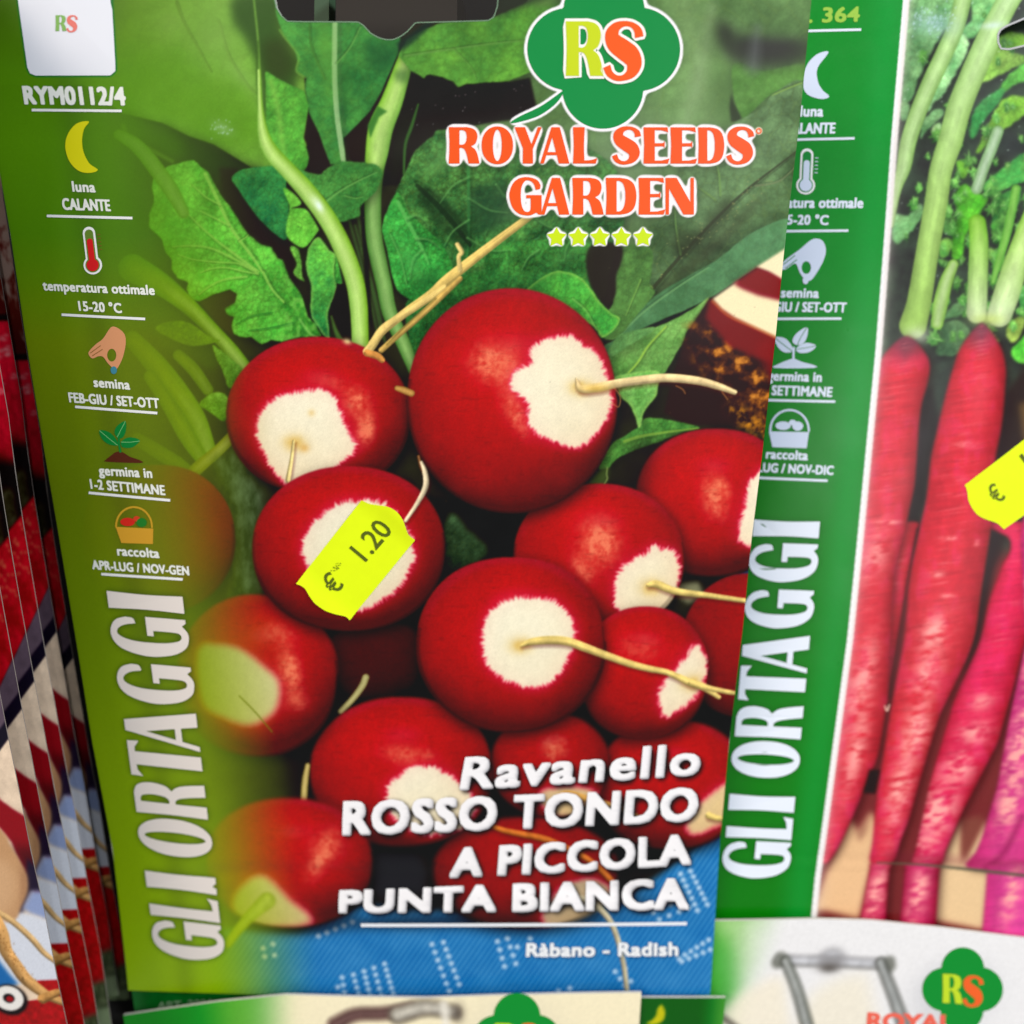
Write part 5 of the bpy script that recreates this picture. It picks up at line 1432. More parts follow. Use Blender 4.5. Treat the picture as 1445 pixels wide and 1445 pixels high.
def sheet(pkt, cv, GX, GY, mat, names, hole=None, sx=None, sy=None, gain=1.0):
    """printed front of a packet; the pieces listed in names come out as meshes of their own, edge to edge"""
    H, W = GX.shape
    V = pkt.local(GX, GY).reshape(-1, 3)
    sx, sy = (GX, GY) if sx is None else (sx, sy)
    cols = np.clip(lin(cv.sample(sx, sy)).reshape(-1, 3) * gain * 1.02 - 0.0115, 0.0008, 1)
    grain = np.random.default_rng(5).normal(0, 1, (H * W, 1)) * 0.026
    cols = cols * (1 + grain)
    i = np.arange(H * W).reshape(H, W)
    Q = np.stack([i[1:, :-1], i[1:, 1:], i[:-1, 1:], i[:-1, :-1]], -1).reshape(-1, 4)
    cx = (GX[1:, 1:] + GX[:-1, :-1]) / 2
    cy = (GY[1:, 1:] + GY[:-1, :-1]) / 2
    keep = np.ones(cx.size, bool)
    if hole is not None:
        h = Canvas(int(hole[:, 0].min()) - 4, int(hole[:, 1].min()) - 4, int(hole[:, 0].max()) + 6, int(hole[:, 1].max()) + 6)
        sl, m = h.mask([hole], 0)
        full = np.zeros((h.H, h.W), np.float32)
        full[sl] = m
        xi, yi = (cx - h.x0).astype(int), (cy - h.y0).astype(int)
        ins = (xi >= 0) & (yi >= 0) & (xi < h.W) & (yi < h.H)
        v = full[np.clip(yi, 0, h.H - 1), np.clip(xi, 0, h.W - 1)]
        keep = ~(ins & (v > 0.5)).ravel()
    ids = cv.sample_id((sx[1:, 1:] + sx[:-1, :-1]) / 2, (sy[1:, 1:] + sy[:-1, :-1]) / 2).ravel()
    known = np.isin(ids, list(names))
    front = quads_mesh("front_picture", V, Q[keep & ~known], pkt.empty, mat, cols)
    for k, nm in names.items():
        sel = keep & (ids == k)
        if sel.sum() > 20:
            name, label = nm if isinstance(nm, tuple) else (nm, None)
            o = quads_mesh(name, V, Q[sel], front, mat, cols)
            if label:
                o["label"] = label
    return front


def paper_back(pkt, outline, thick=0.00045, gap=0.00004, mat=None, hole=None):
    """the back sheet of a packet, a thin slab just behind the printed front; its cut edge shows"""
    L = np.asarray(outline, float)
    b = pkt.bulge
    pkt.bulge = None
    f = pkt.local(L[:, 0], L[:, 1], -gap)
    k = pkt.local(L[:, 0], L[:, 1], -gap - thick)
    loops = [list(range(len(L)))]
    pts2 = [L]
    if hole is not None:
        f = np.vstack([f, pkt.local(hole[:, 0], hole[:, 1], -gap)])
        k = np.vstack([k, pkt.local(hole[:, 0], hole[:, 1], -gap - thick)])
        pts2.append(hole)
        loops.append(list(range(len(L), len(L) + len(hole))))
    pkt.bulge = b
    _, tr = tri_fill(pts2)
    n = len(f)
    V = np.vstack([f, k])
    F = [tuple(t[::-1]) for t in tr] + [(a + n, c + n, d + n) for a, c, d in tr]
    for lp in loops:
        for i in range(len(lp)):
            a, c = lp[i], lp[(i + 1) % len(lp)]
            F.append((a, c, c + n, a + n))
    return link_mesh("paper_back", V, F, pkt.empty, mat or M_PAPER)


class Flat:
    """flat printed shapes lying on a packet, collected into one mesh"""

    def __init__(s):
        s.P, s.F, s.Cl, s.L = [], [], [], []

    def add(s, V, F, col, lift):
        k = sum(len(p) for p in s.P)
        s.P.append(np.asarray(V, float))
        for f in F:                                  # page y runs down: turn the faces toward the viewer
            a = 0
            for i in range(len(f)):
                p, q = V[f[i]], V[f[(i + 1) % len(f)]]
                a += p[0] * q[1] - q[0] * p[1]
            f = f if a < 0 else f[::-1]
            s.F.append(tuple(i + k for i in f))
        c = lin(col)
        s.Cl.append(c if c.ndim == 2 else np.tile(c, (len(V), 1)))
        s.L.append(np.full(len(V), lift))

    def poly(s, loops, col, lift, smooth=False):
        if not isinstance(loops[0][0], (list, tuple, np.ndarray)):
            loops = [loops]
        if smooth:
            loops = [catmull(l, 5, True) for l in loops]
        V, F = tri_fill(loops)
        s.add(V, F, col, lift)

    def line(s, pts, w, col, lift):
        P = np.asarray(pts, float)
        t = np.gradient(P, axis=0)
        t /= np.hypot(t[:, 0], t[:, 1])[:, None]
        nrm = np.stack([-t[:, 1], t[:, 0]], 1) * (w / 2)
        V = np.vstack([P + nrm, P - nrm])
        n = len(P)
        s.add(V, [(i, i + 1, n + i + 1, n + i) for i in range(n - 1)], col, lift)

    def text(s, body, BL, BR, TL, TR, col, lift, weight=0.0, tracking=1.0):
        v, F, edges, w = type_set(body, weight, tracking)
        P = quad_map(v, w, BL, BR, TL, TR)
        s.add(P, F, col, lift)
        return P, edges

    def build(s, name, pkt, parent, mat=None):
        P = np.vstack(s.P)
        V = pkt.local(P[:, 0], P[:, 1], 0.0)
        V[:, 1] -= np.concatenate(s.L)
        return link_mesh(name, V, s.F, parent, mat or M_PRINT, np.vstack(s.Cl))


def lean(x, y, h, vp=(683.0, 4627.0)):
    """the upright direction on a packet at (x, y): h px up, along the packet's own verticals"""
    return (x + (x - vp[0]) / (vp[1] - y) * h, y - h)


WH = C(236, 236, 236)
MM = 0.001


def small_text(pkt, parent, cv, body, x0, y0, x1, y1, cap, col=WH, name="growing_text", weight=0.035, lift=0.06 * MM, vp=(683.0, 4627.0), glow=0.30):
    f = Flat()
    TL, TR = lean(x0, y0, cap, vp), lean(x1, y1, cap, vp)
    (V_, F_, _), (P, E) = bold_text(body, (x0, y0), (x1, y1), TL, TR, cap * weight, 0.5 if cap < 20 else 0.7, 1.05)
    f.add(V_, F_, col, lift)
    return f.build(name, pkt, parent)


def rule(pkt, parent, x0, y0, x1, y1, w=3.6, col=WH, name="rule_line"):
    f = Flat()
    t = np.linspace(0, 1, max(4, int((x1 - x0) / 10)))
    f.line(np.stack([x0 + (x1 - x0) * t, y0 + (y1 - y0) * t], 1), w, col, 0.07 * MM)
    return f.build(name, pkt, parent)


def side_title(cv, quad, shade, col):
    """GLI ORTAGGI running up the side band; returns the flat lettering and leaves its printed soft edge on the picture"""
    BL, BR, TL, TR = (np.array(p, float) for p in quad)
    spans = [('G', 0, 54), ('L', 58, 91), ('I', 98, 121), ('O', 147, 200), ('R', 205, 253), ('T', 258, 308), ('A', 301, 355), ('G', 364, 420), ('G', 431, 487), ('I', 496, 520)]
    f = Flat()
    for ch, a, b in spans:
        w, loops = FLARED[ch]
        out = []
        for l in loops:
            l = np.asarray(l, float)
            u = (a + (b - a) * l[:, 0] / w) / 520.0
            v = l[:, 1]
            base, top = BL + (BR - BL) * u[:, None], TL + (TR - TL) * u[:, None]
            out.append(base + (top - base) * v[:, None])
        f.poly(out, col, 0.06 * MM)
        P, E = loops_edges(out)
        sl, m = edge_mask(cv, P, E, 3.2, 3.0)
        cv.blend(sl, m * 0.42, shade)
    return f


def flared_line(cv, glyphs, base, top, col, lift, outline=4.4, skew=0.0):
    f = Flat()
    allm = np.zeros((cv.H, cv.W), np.float32)
    for ch, x0, x1 in glyphs:
        w, loops = FLARED[ch]
        out = [np.stack([x0 + (x1 - x0) * np.asarray(l, float)[:, 0] / w + skew * np.asarray(l, float)[:, 1], base + (top - base) * np.asarray(l, float)[:, 1]], 1) for l in loops]
        f.poly(out, col, lift)
        P, E = loops_edges(out)
        sl, m = edge_mask(cv, P, E, 0.3, outline)
        allm[sl] = np.maximum(allm[sl], m)
    sh = gauss(np.roll(allm, (3, 2), (0, 1)), 4.0)
    cv.rgb[:] = cv.rgb + (C(40, 50, 36) - cv.rgb) * (0.42 * sh)[..., None]
    cv.rgb[:] = cv.rgb + (C(246, 238, 240) - cv.rgb) * allm[..., None]
    return f


def clover(cx, cy, k):
    a = np.linspace(0, 2 * np.pi, 200, endpoint=False)
    r = np.zeros_like(a)
    for ox, oy, rr in ((-49, 0, 58), (49, 0, 59), (-1, 55, 57), (1, -55, 57)):
        dx, dy = np.cos(a), np.sin(a)
        b = dx * ox + dy * oy
        disc = b * b - (ox * ox + oy * oy - rr * rr)
        t = np.where(disc > 0, b + np.sqrt(np.maximum(disc, 0)), 0)
        r = np.maximum(r, t)
    return np.stack([cx + k * r * np.cos(a), cy + k * r * np.sin(a)], 1)


def star(cx, cy, r, inner=0.48):
    a = -np.pi / 2 + np.arange(10) * np.pi / 5
    rr = np.where(np.arange(10) % 2 == 0, r, r * inner)
    return np.stack([cx + rr * np.cos(a), cy + rr * np.sin(a)], 1)


def emblem_letters(x, y, k):
    """the R and S of the emblem: outlines in px, top left at (x, y)"""
    out = []
    for ch, a, b, t0, t1 in (('R', 0, 53, 0, 77), ('S', 53, 107, 1.5, 82)):
        w, loops = FLARED[ch]
        out.append([np.stack([x + k * (a + (b - a) * np.asarray(l, float)[:, 0] / w), y + k * (t1 + (t0 - t1) * np.asarray(l, float)[:, 1])], 1) for l in loops])
    return out


def paint_outline(cv, loops, grow, col, soft=0.3, alpha=1.0):
    P, E = loops_edges(loops)
    sl, m = edge_mask(cv, P, E, soft, grow)
    cv.blend(sl, m * alpha, col)


# ================================================================== the rack behind everything
def slab(name, pkt, x0, y0, x1, y1, front, depth, parent, mat):
    """a board parallel to the packets: px corners taken on the plane `front` metres behind the reference"""
    p = np.array([(x0, y1), (x1, y1), (x1, y0), (x0, y0)], float)
    V = pkt.local(p[:, 0], p[:, 1], -front)
    W = V.copy()
    W[:, 1] += depth
    return link_mesh(name, np.vstack([V, W]), [(0, 1, 2, 3), (7, 6, 5, 4), (0, 4, 5, 1), (1, 5, 6, 2), (2, 6, 7, 3), (3, 7, 4, 0)], parent, mat)


rack = Packet("display_rack", "dark brown display rack seen through the hanging slot of the big radish packet", "display rack", (592, 1400), 0.1952)
slab("back_board", rack, -900, -700, 2400, 2600, 0.060, 0.006, rack.empty, M_RACK)
slab("shelf_ledge", rack, -700, 1450, 880, 1470, -0.0004, 0.0595, rack.empty, M_RACK)
slab("hanger_bar", rack, 446, -60, 636, 53, 0.016, 0.030, rack.empty, M_HANGER)
slab("hanger_clip", rack, 396, -60, 420, 8, 0.024, 0.006, rack.empty, plain_material("clip_green", (0.05, 0.10, 0.05), 0.5))


# ================================================================== the radish packet in front
def main_bulge(X, Y):
    u = np.clip((X - main_xl(Y)) / (main_xr(Y) - main_xl(Y)), 0, 1)
    v = np.clip((Y + 72) / 1476.0, 0, 1)
    b = 0.0016 * np.sin(np.pi * u) ** 0.7 * np.sin(np.pi * v) ** 0.6
    b = b - 0.00028 * np.exp(-((Y - 1242 + 14 * np.sin(u * 5)) / 13.0) ** 2) * sstep(0.02, 0.15, u) * sstep(0.98, 0.85, u)
    b = b + 0.00016 * np.sin(u * 9.0 + Y * 0.004) * np.sin(np.pi * v) * np.sin(np.pi * u)
    return np.maximum(b, 0)


main = Packet("seed_packet", "large seed packet in front showing round white-tipped radishes and a yellow 1.20 sticker", "seed packet", (592, 1401), 0.1951, bulge=main_bulge)
cv = paint_radish_picture()

# lettering first: it leaves printed outlines and soft shadows on the picture
title = side_title(cv, ((318, 1358), (260, 839), (221, 1347), (152, 832)), C(48, 66, 4), C(228, 218, 210))
royal = flared_line(cv, [('R', 634, 677), ('O', 680, 724), ('Y', 726, 764), ('A', 762, 803), ('L', 808, 842), ('S', 863, 902), ('E', 907, 943), ('E', 945, 982), ('D', 984, 1021), ('S', 1024, 1062)], 231, 180, C(238, 84, 22), 0.06 * MM)
garden = flared_line(cv, [('G', 719, 764), ('A', 763, 803), ('R', 807, 851), ('D', 854, 897), ('E', 900, 937), ('N', 938, 978)], 302.5, 251, C(242, 86, 20), 0.06 * MM)
paint_outline(cv, [_ell(1070, 185, 3.6, 3.6)], 2.2, C(244, 220, 200))
royal.poly([_ell(1070, 185, 4.2, 4.2), _ell(1070, 185, 2.2, 2.2)], C(238, 110, 50), 0.06 * MM)
clv = clover(851, 70, 1.0)
stalk = catmull([(796, 128), (785, 146), (762, 163), (736, 172), (720, 174), (733, 165), (762, 151), (784, 136)], 5, True)
sl, m = edge_mask(cv, *loops_edges([clv]), 5, 4.0)
cv.blend(sl, m * 0.4, C(50, 64, 46))
paint_outline(cv, [clv], 4.4, C(246, 242, 246))
paint_outline(cv, [stalk], 3.6, C(246, 242, 246))
stars = [star(785 + 30.3 * k, 334.5, 14.6, 0.52) for k in range(5)]
for st in stars:
    paint_outline(cv, [st], 2.7, C(250, 246, 246))
RS = emblem_letters(798, 31, 1.0)

VN = [("Ravanello", (649, 1110), (987, 1092), (657, 1063), (990, 1046)),
      ("ROSSO TONDO", (484, 1174), (983, 1157), (486, 1125), (987, 1109)),
      ("A PICCOLA", (634, 1236), (975, 1219), (638, 1192), (975, 1175)),
      ("PUNTA BIANCA", (478, 1285), (971, 1282), (480, 1252), (971, 1237))]
variety = Flat()
for body, BL, BR, TL, TR in VN:
    (V_, F_, rm), (P, E) = bold_text(body, BL, BR, TL, TR, 2.5 if body == 'Ravanello' else 3.1, 0.7, 1.10)
    variety.add(V_, F_, C(178, 176, 180) + (C(246, 243, 244) - C(178, 176, 180)) * np.clip(rm * 1.15, 0, 1)[:, None], 0.06 * MM)
    sl, m = edge_mask(cv, P + (2.5, 3.5), E, 2.8, 4.8)
    cv.blend(sl, m * 0.90, C(14, 14, 18))
trans = Flat()
(V_, F_, _), (P, E) = bold_text("Ràbano - Radish", (742, 1348), (957, 1348), (743, 1328), (957, 1328), 1.2, 0.6, 1.06)
trans.add(V_, F_, C(236, 238, 240), 0.06 * MM)
sl, m = edge_mask(cv, P + (1.5, 2), E, 2.0, 1.6)
cv.blend(sl, m * 0.55, C(20, 40, 64))

panel = np.array([(17, -62), (26, -68), (148, -66), (155, -58), (165, 92), (165, 101), (158, 107), (52, 107), (44, 104), (40, 96)], float)
paint_outline(cv, [panel], 2.0, C(20, 110, 50), 0.8)

hole = np.array([(380, -34), (389, 0), (391, 11), (398, 23), (407, 31), (430, 31.6), (506, 32), (513, 36), (524, 48), (535, 54), (545, 57), (556, 57), (567, 52), (576, 45), (587, 33), (640, 31.5), (689, 30), (697, 25), (702, 10), (703, -2), (700, -34), (600, -36), (480, -36)], float)

NU, NV = 800, 1090
u = np.linspace(0, 1, NU)[None, :]
yb = np.interp(u[0], [0, .25, .5, .75, 1.0], [1397.5, 1404, 1407, 1406.5, 1404])
v = np.linspace(0, 1, NV)[:, None]
GY = -72 + v * (yb[None, :] + 72)
GX = main_xl(GY) + u * (main_xr(GY) - main_xl(GY))
RN = {1: ("printed_radish", "olive tinted radish half hidden under the green band"), 2: ("printed_radish", "dark red radish deep in shade"),
      3: ("printed_radish", "red radish cut by the packet's right edge"), 4: ("printed_radish", "plain red radish at the right edge below the twig"),
      5: ("printed_radish", "red radish behind the white Ravanello lettering's end"), 6: ("printed_radish", "small red radish under the centre one"),
      7: ("printed_radish", "red radish behind the words A PICCOLA"), 8: ("printed_radish", "red radish with a wrinkled orange glint"),
      9: ("printed_radish", "red radish crossed by its neighbour's long root"), 10: ("printed_radish", "wide red radish with a broad cream tip under the lettering"),
      11: ("printed_radish", "olive red radish at the bottom beside the side title"), 12: ("printed_radish", "radish fading into the green band with a greenish tip"),
      13: ("printed_radish", "upper left radish with a cream tip and short root"), 14: ("printed_radish", "biggest red radish with a long pale root"),
      15: ("printed_radish", "radish under the yellow price sticker"), 16: ("printed_radish", "central radish with a fringed white tip"),
      40: ("printed_tablecloth", "blue woven cloth with small white stars"), 50: ("side_band", "olive green side band")}
front = sheet(main, cv, GX, GY, M_PRINT, RN, hole)
ys = np.linspace(1, 0, 60)
outline = np.vstack([np.stack([GX[:, 0], GY[:, 0]], 1)[::40], np.stack([GX[-1, :], GY[-1, :]], 1)[::40], np.stack([GX[:, -1], GY[:, -1]], 1)[::-40], np.stack([GX[0, :], GY[0, :]], 1)[::-40]])
_, keepi = np.unique(np.round(outline, 2), axis=0, return_index=True)
outline = outline[np.sort(keepi)]
paper_back(main, outline, hole=hole)
rim = Flat()
rim.line(np.vstack([resample(hole, 4)[0], resample(hole, 4)[0][:1]]), 1.3, C(120, 150, 122), 0.05 * MM)
rim.build("slot_edge", main, main.empty)

E_ = main.empty
title.build("side_title", main, E_)
o = royal.build("brand_lettering", main, E_)
garden.build("brand_lettering", main, E_)
em = Flat()
em.poly([clv], C(0, 136, 62), 0.04 * MM)
em.poly([stalk], C(0, 136, 62), 0.045 * MM)
emblem = em.build("clover_emblem", main, E_)
# white rims lie as printed borders under the two letters
for L_, colr, lift in ((RS[0], C(196, 212, 24), 0.12), (RS[1], C(240, 90, 24), 0.16)):
    P, E = loops_edges([L_[0]])
    t = np.roll(L_[0], -1, 0) - np.roll(L_[0], 1, 0)
    t = t / np.maximum(np.hypot(t[:, 0], t[:, 1]), 1e-6)[:, None]
    nr = np.stack([t[:, 1], -t[:, 0]], 1)
    area = 0.5 * np.sum(L_[0][:, 0] * np.roll(L_[0][:, 1], -1) - np.roll(L_[0][:, 0], -1) * L_[0][:, 1])
    big = L_[0] + nr * (4.0 if area > 0 else -4.0)
    f = Flat()
    inner = [np.asarray(x_, float) for x_ in L_[1:]]
    shr = [x_.mean(0) + (x_ - x_.mean(0)) * 0.72 for x_ in inner]
    f.poly([big] + shr, C(246, 242, 236), (lift - 0.04) * MM)
    f.poly(L_, colr, lift * MM)
    f.build("emblem_letter", main, emblem)
for st in stars:
    f = Flat()
    f.poly([st], C(200, 226, 12), 0.06 * MM)
    f.build("brand_star", main, E_)
variety.build("variety_name", main, E_)
rule(main, E_, 510, 1302, 969, 1302, 4.6, C(236, 238, 242))
trans.build("translated_name", main, E_)

f = Flat()
f.poly([panel], C(226, 228, 236), 0.05 * MM)
code = f.build("code_panel", main, E_)
code["label"] = "white rounded panel above the code number"
f = Flat()
mini = emblem_letters(80, 22, 0.29)
f.poly(mini[0], C(128, 176, 90), 0.10 * MM)
f.poly(mini[1], C(226, 120, 110), 0.10 * MM)
f.build("emblem_letter", main, code)

TX = [("RYM0112/4", 36, 147.5, 181, 149.5, 26, "code_number"), ("luna", 105, 270.5, 138, 271.5, 15, None), ("CALANTE", 91, 296, 159.5, 298, 16.5, None),
      ("temperatura ottimale", 62.5, 409.5, 222, 415.5, 14, None), ("15-20 °C", 114, 438, 175.5, 441, 14, None), ("semina", 135, 545, 187, 548.5, 14, None),
      ("FEB-GIU / SET-OTT", 99.7, 567, 228.5, 574.5, 14.3, None), ("germina in", 142, 669, 218, 672.5, 14, None), ("1-2 SETTIMANE", 130, 688.5, 236.5, 696.5, 14, None),
      ("raccolta", 168, 782, 228, 785, 13.5, None), ("APR-LUG / NOV-GEN", 132, 802, 270, 809, 13, None)]
for body, x0, y0, x1, y1, cap, nm in TX:
    small_text(main, E_, cv, body, x0, y0, x1, y1, cap, C(232, 234, 226), nm or "growing_text", 0.055 if nm else 0.045)
for r_ in ((46.5, 155.5, 174.5, 157), (68, 304.5, 190, 307.5), (89, 443.5, 208, 449), (108, 573, 225, 581), (127, 694, 243, 703.5), (144.5, 808.5, 260.5, 814.5)):
    rule(main, E_, *r_)


def icons(pkt, parent, x, y, k, white, cells):
    """the five growing symbols; `cells` gives the offset of each symbol"""
    ink = lambda c: C(206, 216, 236) if white else c
    W3 = lambda p: [(x + a / K3, y + b / K3) for a, b in p]
    made = []
    if 'moon' in cells:
        f = Flat(); f.poly([catmull(cells['moon'], 5, True)], ink(C(214, 208, 10)), 0.06 * MM); made.append(f.build("moon_symbol", pkt, parent))
    if 'thermo' in cells:
        (tx, ty), (bx, by), rs, rb = cells['thermo']
        ang = math.atan2(by - ty, bx - tx)
        d, n_ = np.array([math.cos(ang), math.sin(ang)]), np.array([-math.sin(ang), math.cos(ang)])

        def bulb(rs, rb, top):
            T, B = np.array([tx, ty]) + d * top, np.array([bx, by])
            a = np.linspace(math.pi / 2, 3 * math.pi / 2, 12)
            cap = [T + rs * (math.cos(t) * d + math.sin(t) * n_) for t in a]
            th = math.asin(min(0.99, rs / rb))
            b = np.linspace(-math.pi + th, math.pi - th, 26)
            bl = [B + rb * (math.cos(t) * d + math.sin(t) * n_) for t in b]
            return np.array(cap + bl)
        f = Flat()
        f.poly([bulb(rs, rb, 0)], WH, 0.06 * MM)
        f.poly([bulb(rs * .68, rb * .78, 1.0)], C(96, 128, 40) if not white else C(8, 130, 50), 0.09 * MM)
        f.poly([bulb(rs * .48, rb * .66, 12)], ink(C(206, 24, 28)), 0.12 * MM)
        for i in range(5):
            p = np.array([tx, ty]) + d * (4 + i * 5.2) - n_ * (rs + 2.5)
            f.line([p, p - n_ * 4.5], 1.1, ink(C(120, 92, 30)), 0.06 * MM)
        made.append(f.build("thermometer_symbol", pkt, parent))
    if 'hand' in cells:
        hp, loop, drop = cells['hand']
        f = Flat(); f.poly([catmull(hp, 4, True), loop], ink(C(214, 148, 104)), 0.06 * MM)
        for ln in cells.get('fingers', ()):
            f.line(ln, 1.2, C(8, 130, 50) if white else C(150, 104, 52), 0.09 * MM)
        f.poly([drop], ink(C(62, 132, 152)), 0.09 * MM)
        made.append(f.build("hand_symbol", pkt, parent))
    if 'sprout' in cells:
        leaves, stem_, soil = cells['sprout']
        f = Flat()
        for lf in leaves:
            f.poly([catmull(lf, 5, True)], ink(C(0, 122, 48)), 0.06 * MM)
            f.line([lf[0], np.mean(lf, 0), lf[3]], 0.9, C(120, 190, 120) if not white else C(8, 130, 50), 0.09 * MM)
        f.line(stem_, 3.0, ink(C(0, 122, 48)), 0.075 * MM)
        f.poly([catmull(soil, 3, True)], ink(C(82, 34, 14)), 0.06 * MM)
        made.append(f.build("sprout_symbol", pkt, parent))
    if 'basket' in cells:
        (cx, cy), r, box = cells['basket']
        f = Flat()
        a = np.linspace(math.pi * 0.98, math.pi * 2.02, 24)
        f.line(np.stack([cx + r * np.cos(a), cy + r * 1.08 * np.sin(a)], 1), 2.8, ink(C(196, 152, 36)), 0.06 * MM)
        f.poly([box], ink(C(206, 152, 42)), 0.06 * MM)
        for dx, dy, rx, ry, c_ in ((-9, -6.5, 10.5, 6, C(206, 36, 24)), (4, -11, 5, 4, C(206, 60, 30)), (11, -6, 7.5, 6.5, C(30, 120, 36))):
            f.poly([_ell(cx + dx, cy + dy, rx, ry, 20)], ink(c_), (0.09 + 0.01 * dx / 10) * MM)
        made.append(f.build("basket_symbol", pkt, parent))
    return made


z1 = lambda p: zc(0, 0, K3, p)
z4 = lambda p: zc(0, 440, K3, p)
icons(main, E_, 0, 0, 1, False, {
    'moon': z1([(385, 517), (335, 525), (298, 565), (284, 620), (300, 682), (340, 725), (388, 735), (424, 722), (388, 695), (364, 650), (356, 600), (364, 550)]),
    'thermo': ((128.2, 328.5), (133.7, 373.5), 8.8, 13.2),
    'hand': (z4([(385, 180), (386, 165), (415, 135), (445, 112), (470, 75), (486, 60), (510, 66), (538, 92), (543, 132), (532, 185), (514, 226), (500, 240), (484, 232), (466, 214), (446, 188), (425, 186), (400, 195)]), _ell(160.5, 500, 6.5, 9, 18), _ell(163.5, 521, 4.5, 5.5, 16)),
    'fingers': [z4([(392, 172), (436, 140)]), z4([(400, 184), (444, 156)])],
    'sprout': ([z4([(430, 500), (470, 506), (500, 535), (508, 562), (470, 558), (440, 535)]), z4([(541, 460), (543, 500), (528, 530), (506, 528), (494, 505), (508, 478)]), z4([(602, 543), (570, 570), (530, 570), (522, 548), (548, 530), (580, 530)])], z4([(512, 525), (514, 560), (520, 592)]), z4([(456, 625), (480, 605), (502, 590), (530, 592), (560, 610), (602, 624), (606, 636), (460, 632)])),
    'basket': ((191.5, 741), 25.5, z4([(498, 908), (659, 914), (657, 979), (522, 976)]))})


def price_tag(pkt, outline, marks, smudge):
    L = np.asarray(outline, float)
    c0 = L.mean(0)
    ax = np.linalg.svd(L - c0)[2][0]
    half = np.abs((L - c0) @ ax).max()

    def rise(x, y):                                  # the ends of the label stand off a little
        t = ((np.stack([x, y], -1) - c0) @ ax) / half
        w = (np.stack([x, y], -1) - c0) @ np.array([-ax[1], ax[0]]) / half
        return (0.10 + 0.42 * sstep(0.55, 1.0, np.abs(t)) ** 1.5 + 0.05 * np.sin(7 * w + 3 * t)) * MM
    k = Canvas(int(L[:, 0].min()) - 3, int(L[:, 1].min()) - 3, int(L[:, 0].max()) + 4, int(L[:, 1].max()) + 4)
    sl, m = k.mask([L], 0.3)
    V_, F_, _ = iso_fill(m, k.x0 + sl[1].start, k.y0 + sl[0].start, 1.0, runs=False)
    st_ = Flat()
    st_.add(V_, F_, C(10, 10, 10), 0.0)
    P = np.vstack(st_.P)
    V = pkt.local(P[:, 0], P[:, 1], rise(P[:, 0], P[:, 1]))
    tone = 1 + 0.05 * (fbm(P[:, 0] / 9, P[:, 1] / 9, 3, 8) - 0.5)
    st = link_mesh("price_sticker", V, st_.F, pkt.empty, M_STICKER, np.array([0.76, 0.93, 0.0])[None, :] * tone[:, None])
    f = Flat()
    for body, BL, BR, TL, TR in marks:
        f.text(body, BL, BR, TL, TR, C(84, 96, 8), 0.07 * MM, 0.012, 1.0)
    rr = random.Random(4)
    for k in range(22 if smudge else 0):
        x_, y_ = smudge[0] + rr.gauss(0, 3.2), smudge[1] + rr.gauss(0, 3.6)
        f.poly([_ell(x_, y_, rr.uniform(.4, 1.0), rr.uniform(.4, 1.0), 7)], C(110, 122, 10), (0.07 + 0.002 * k) * MM)
    for i, p_ in enumerate(f.P):
        f.L[i] = f.L[i] + rise(p_[:, 0], p_[:, 1])
    f.build("price_print", pkt, st, M_STICKER)
    st["label"] = "fluorescent yellow price sticker"
    return st


zs = lambda p: zc(300, 400, K3, p)
right_end = catmull(zs([(640, 906), (672, 920), (712, 926), (752, 932), (788, 952), (814, 985), (828, 1025), (840, 1052), (866, 1072)]), 4)
left_end = catmull(zs([(590, 1412), (572, 1396), (535, 1386), (490, 1370), (445, 1340), (420, 1308), (404, 1282), (388, 1268), (364, 1258)]), 4)
price_tag(main, np.vstack([right_end, left_end]), [("1.20", (518.5, 788), (557.5, 743), (495, 768), (534, 725.5)),
                                                   ("€", (476, 835), (489, 820), (455, 816), (468, 801))], (476.5, 795))

# ================================================================== the pink long-radish packets at the right
RDH, RDV = (0.996, 0.091, 0.0), (-0.090, 0.985, 0.150)


def right_bulge(X, Y):
    w = right_line(Y) - 150
    u = np.clip((X - w) / 900.0, 0, 1)
    v_ = np.clip((Y + 60) / 1290.0, 0, 1)
    fold = 1 - 0.55 * np.exp(-((Y - 1218 - 0.08 * (X - 1246)) / 9.0) ** 2)
    w = np.sin(np.pi * u) ** 0.7 * np.sin(np.pi * v_) ** 0.7
    return (0.0022 * w + 0.00018 * np.sin(u * 26 + Y * 0.012) * w) * fold


pink = Packet("seed_packet", "packet of long pink radishes at right, green side band with 364 and a white moon", "seed packet", (1430, 1330), 0.1935, RDH, RDV, None, bulge=right_bulge)
cr_ = paint_long_radish_picture()
q_ = ((1111, 1241), (1155, 735), (1019, 1237), (1064, 733))
ptitle = side_title(cr_, q_, C(0, 84, 20), C(226, 232, 244))
NV2 = 860
v = np.linspace(0, 1, NV2)[:, None]
fx = np.concatenate([np.linspace(-235, 305, 330), np.linspace(309, 640, 110)])[None, :]
ybot = np.interp(fx[0] + 1150, [980, 1240, 1450, 1900], [1318, 1322, 1334, 1350])
GY2 = -46 + v * (ybot[None, :] + 46)
GX2 = fx + right_line(GY2) + 0 * v
SX2 = np.where(GX2 > 1555, np.maximum(3110 - GX2, right_line(GY2) + 26), GX2)
slot2 = np.array([(1405, 52), (1407, 46), (1413, 41), (1419, 38), (1445, 27), (1480, 18), (1560, 10), (1560, 70), (1480, 66), (1445, 66), (1420, 72), (1409, 71), (1405, 62)], float)
pfront = sheet(pink, cr_, GX2, GY2, M_GLOSS, {50: ("side_band", "green side band with white symbols")}, slot2, SX2, GY2)
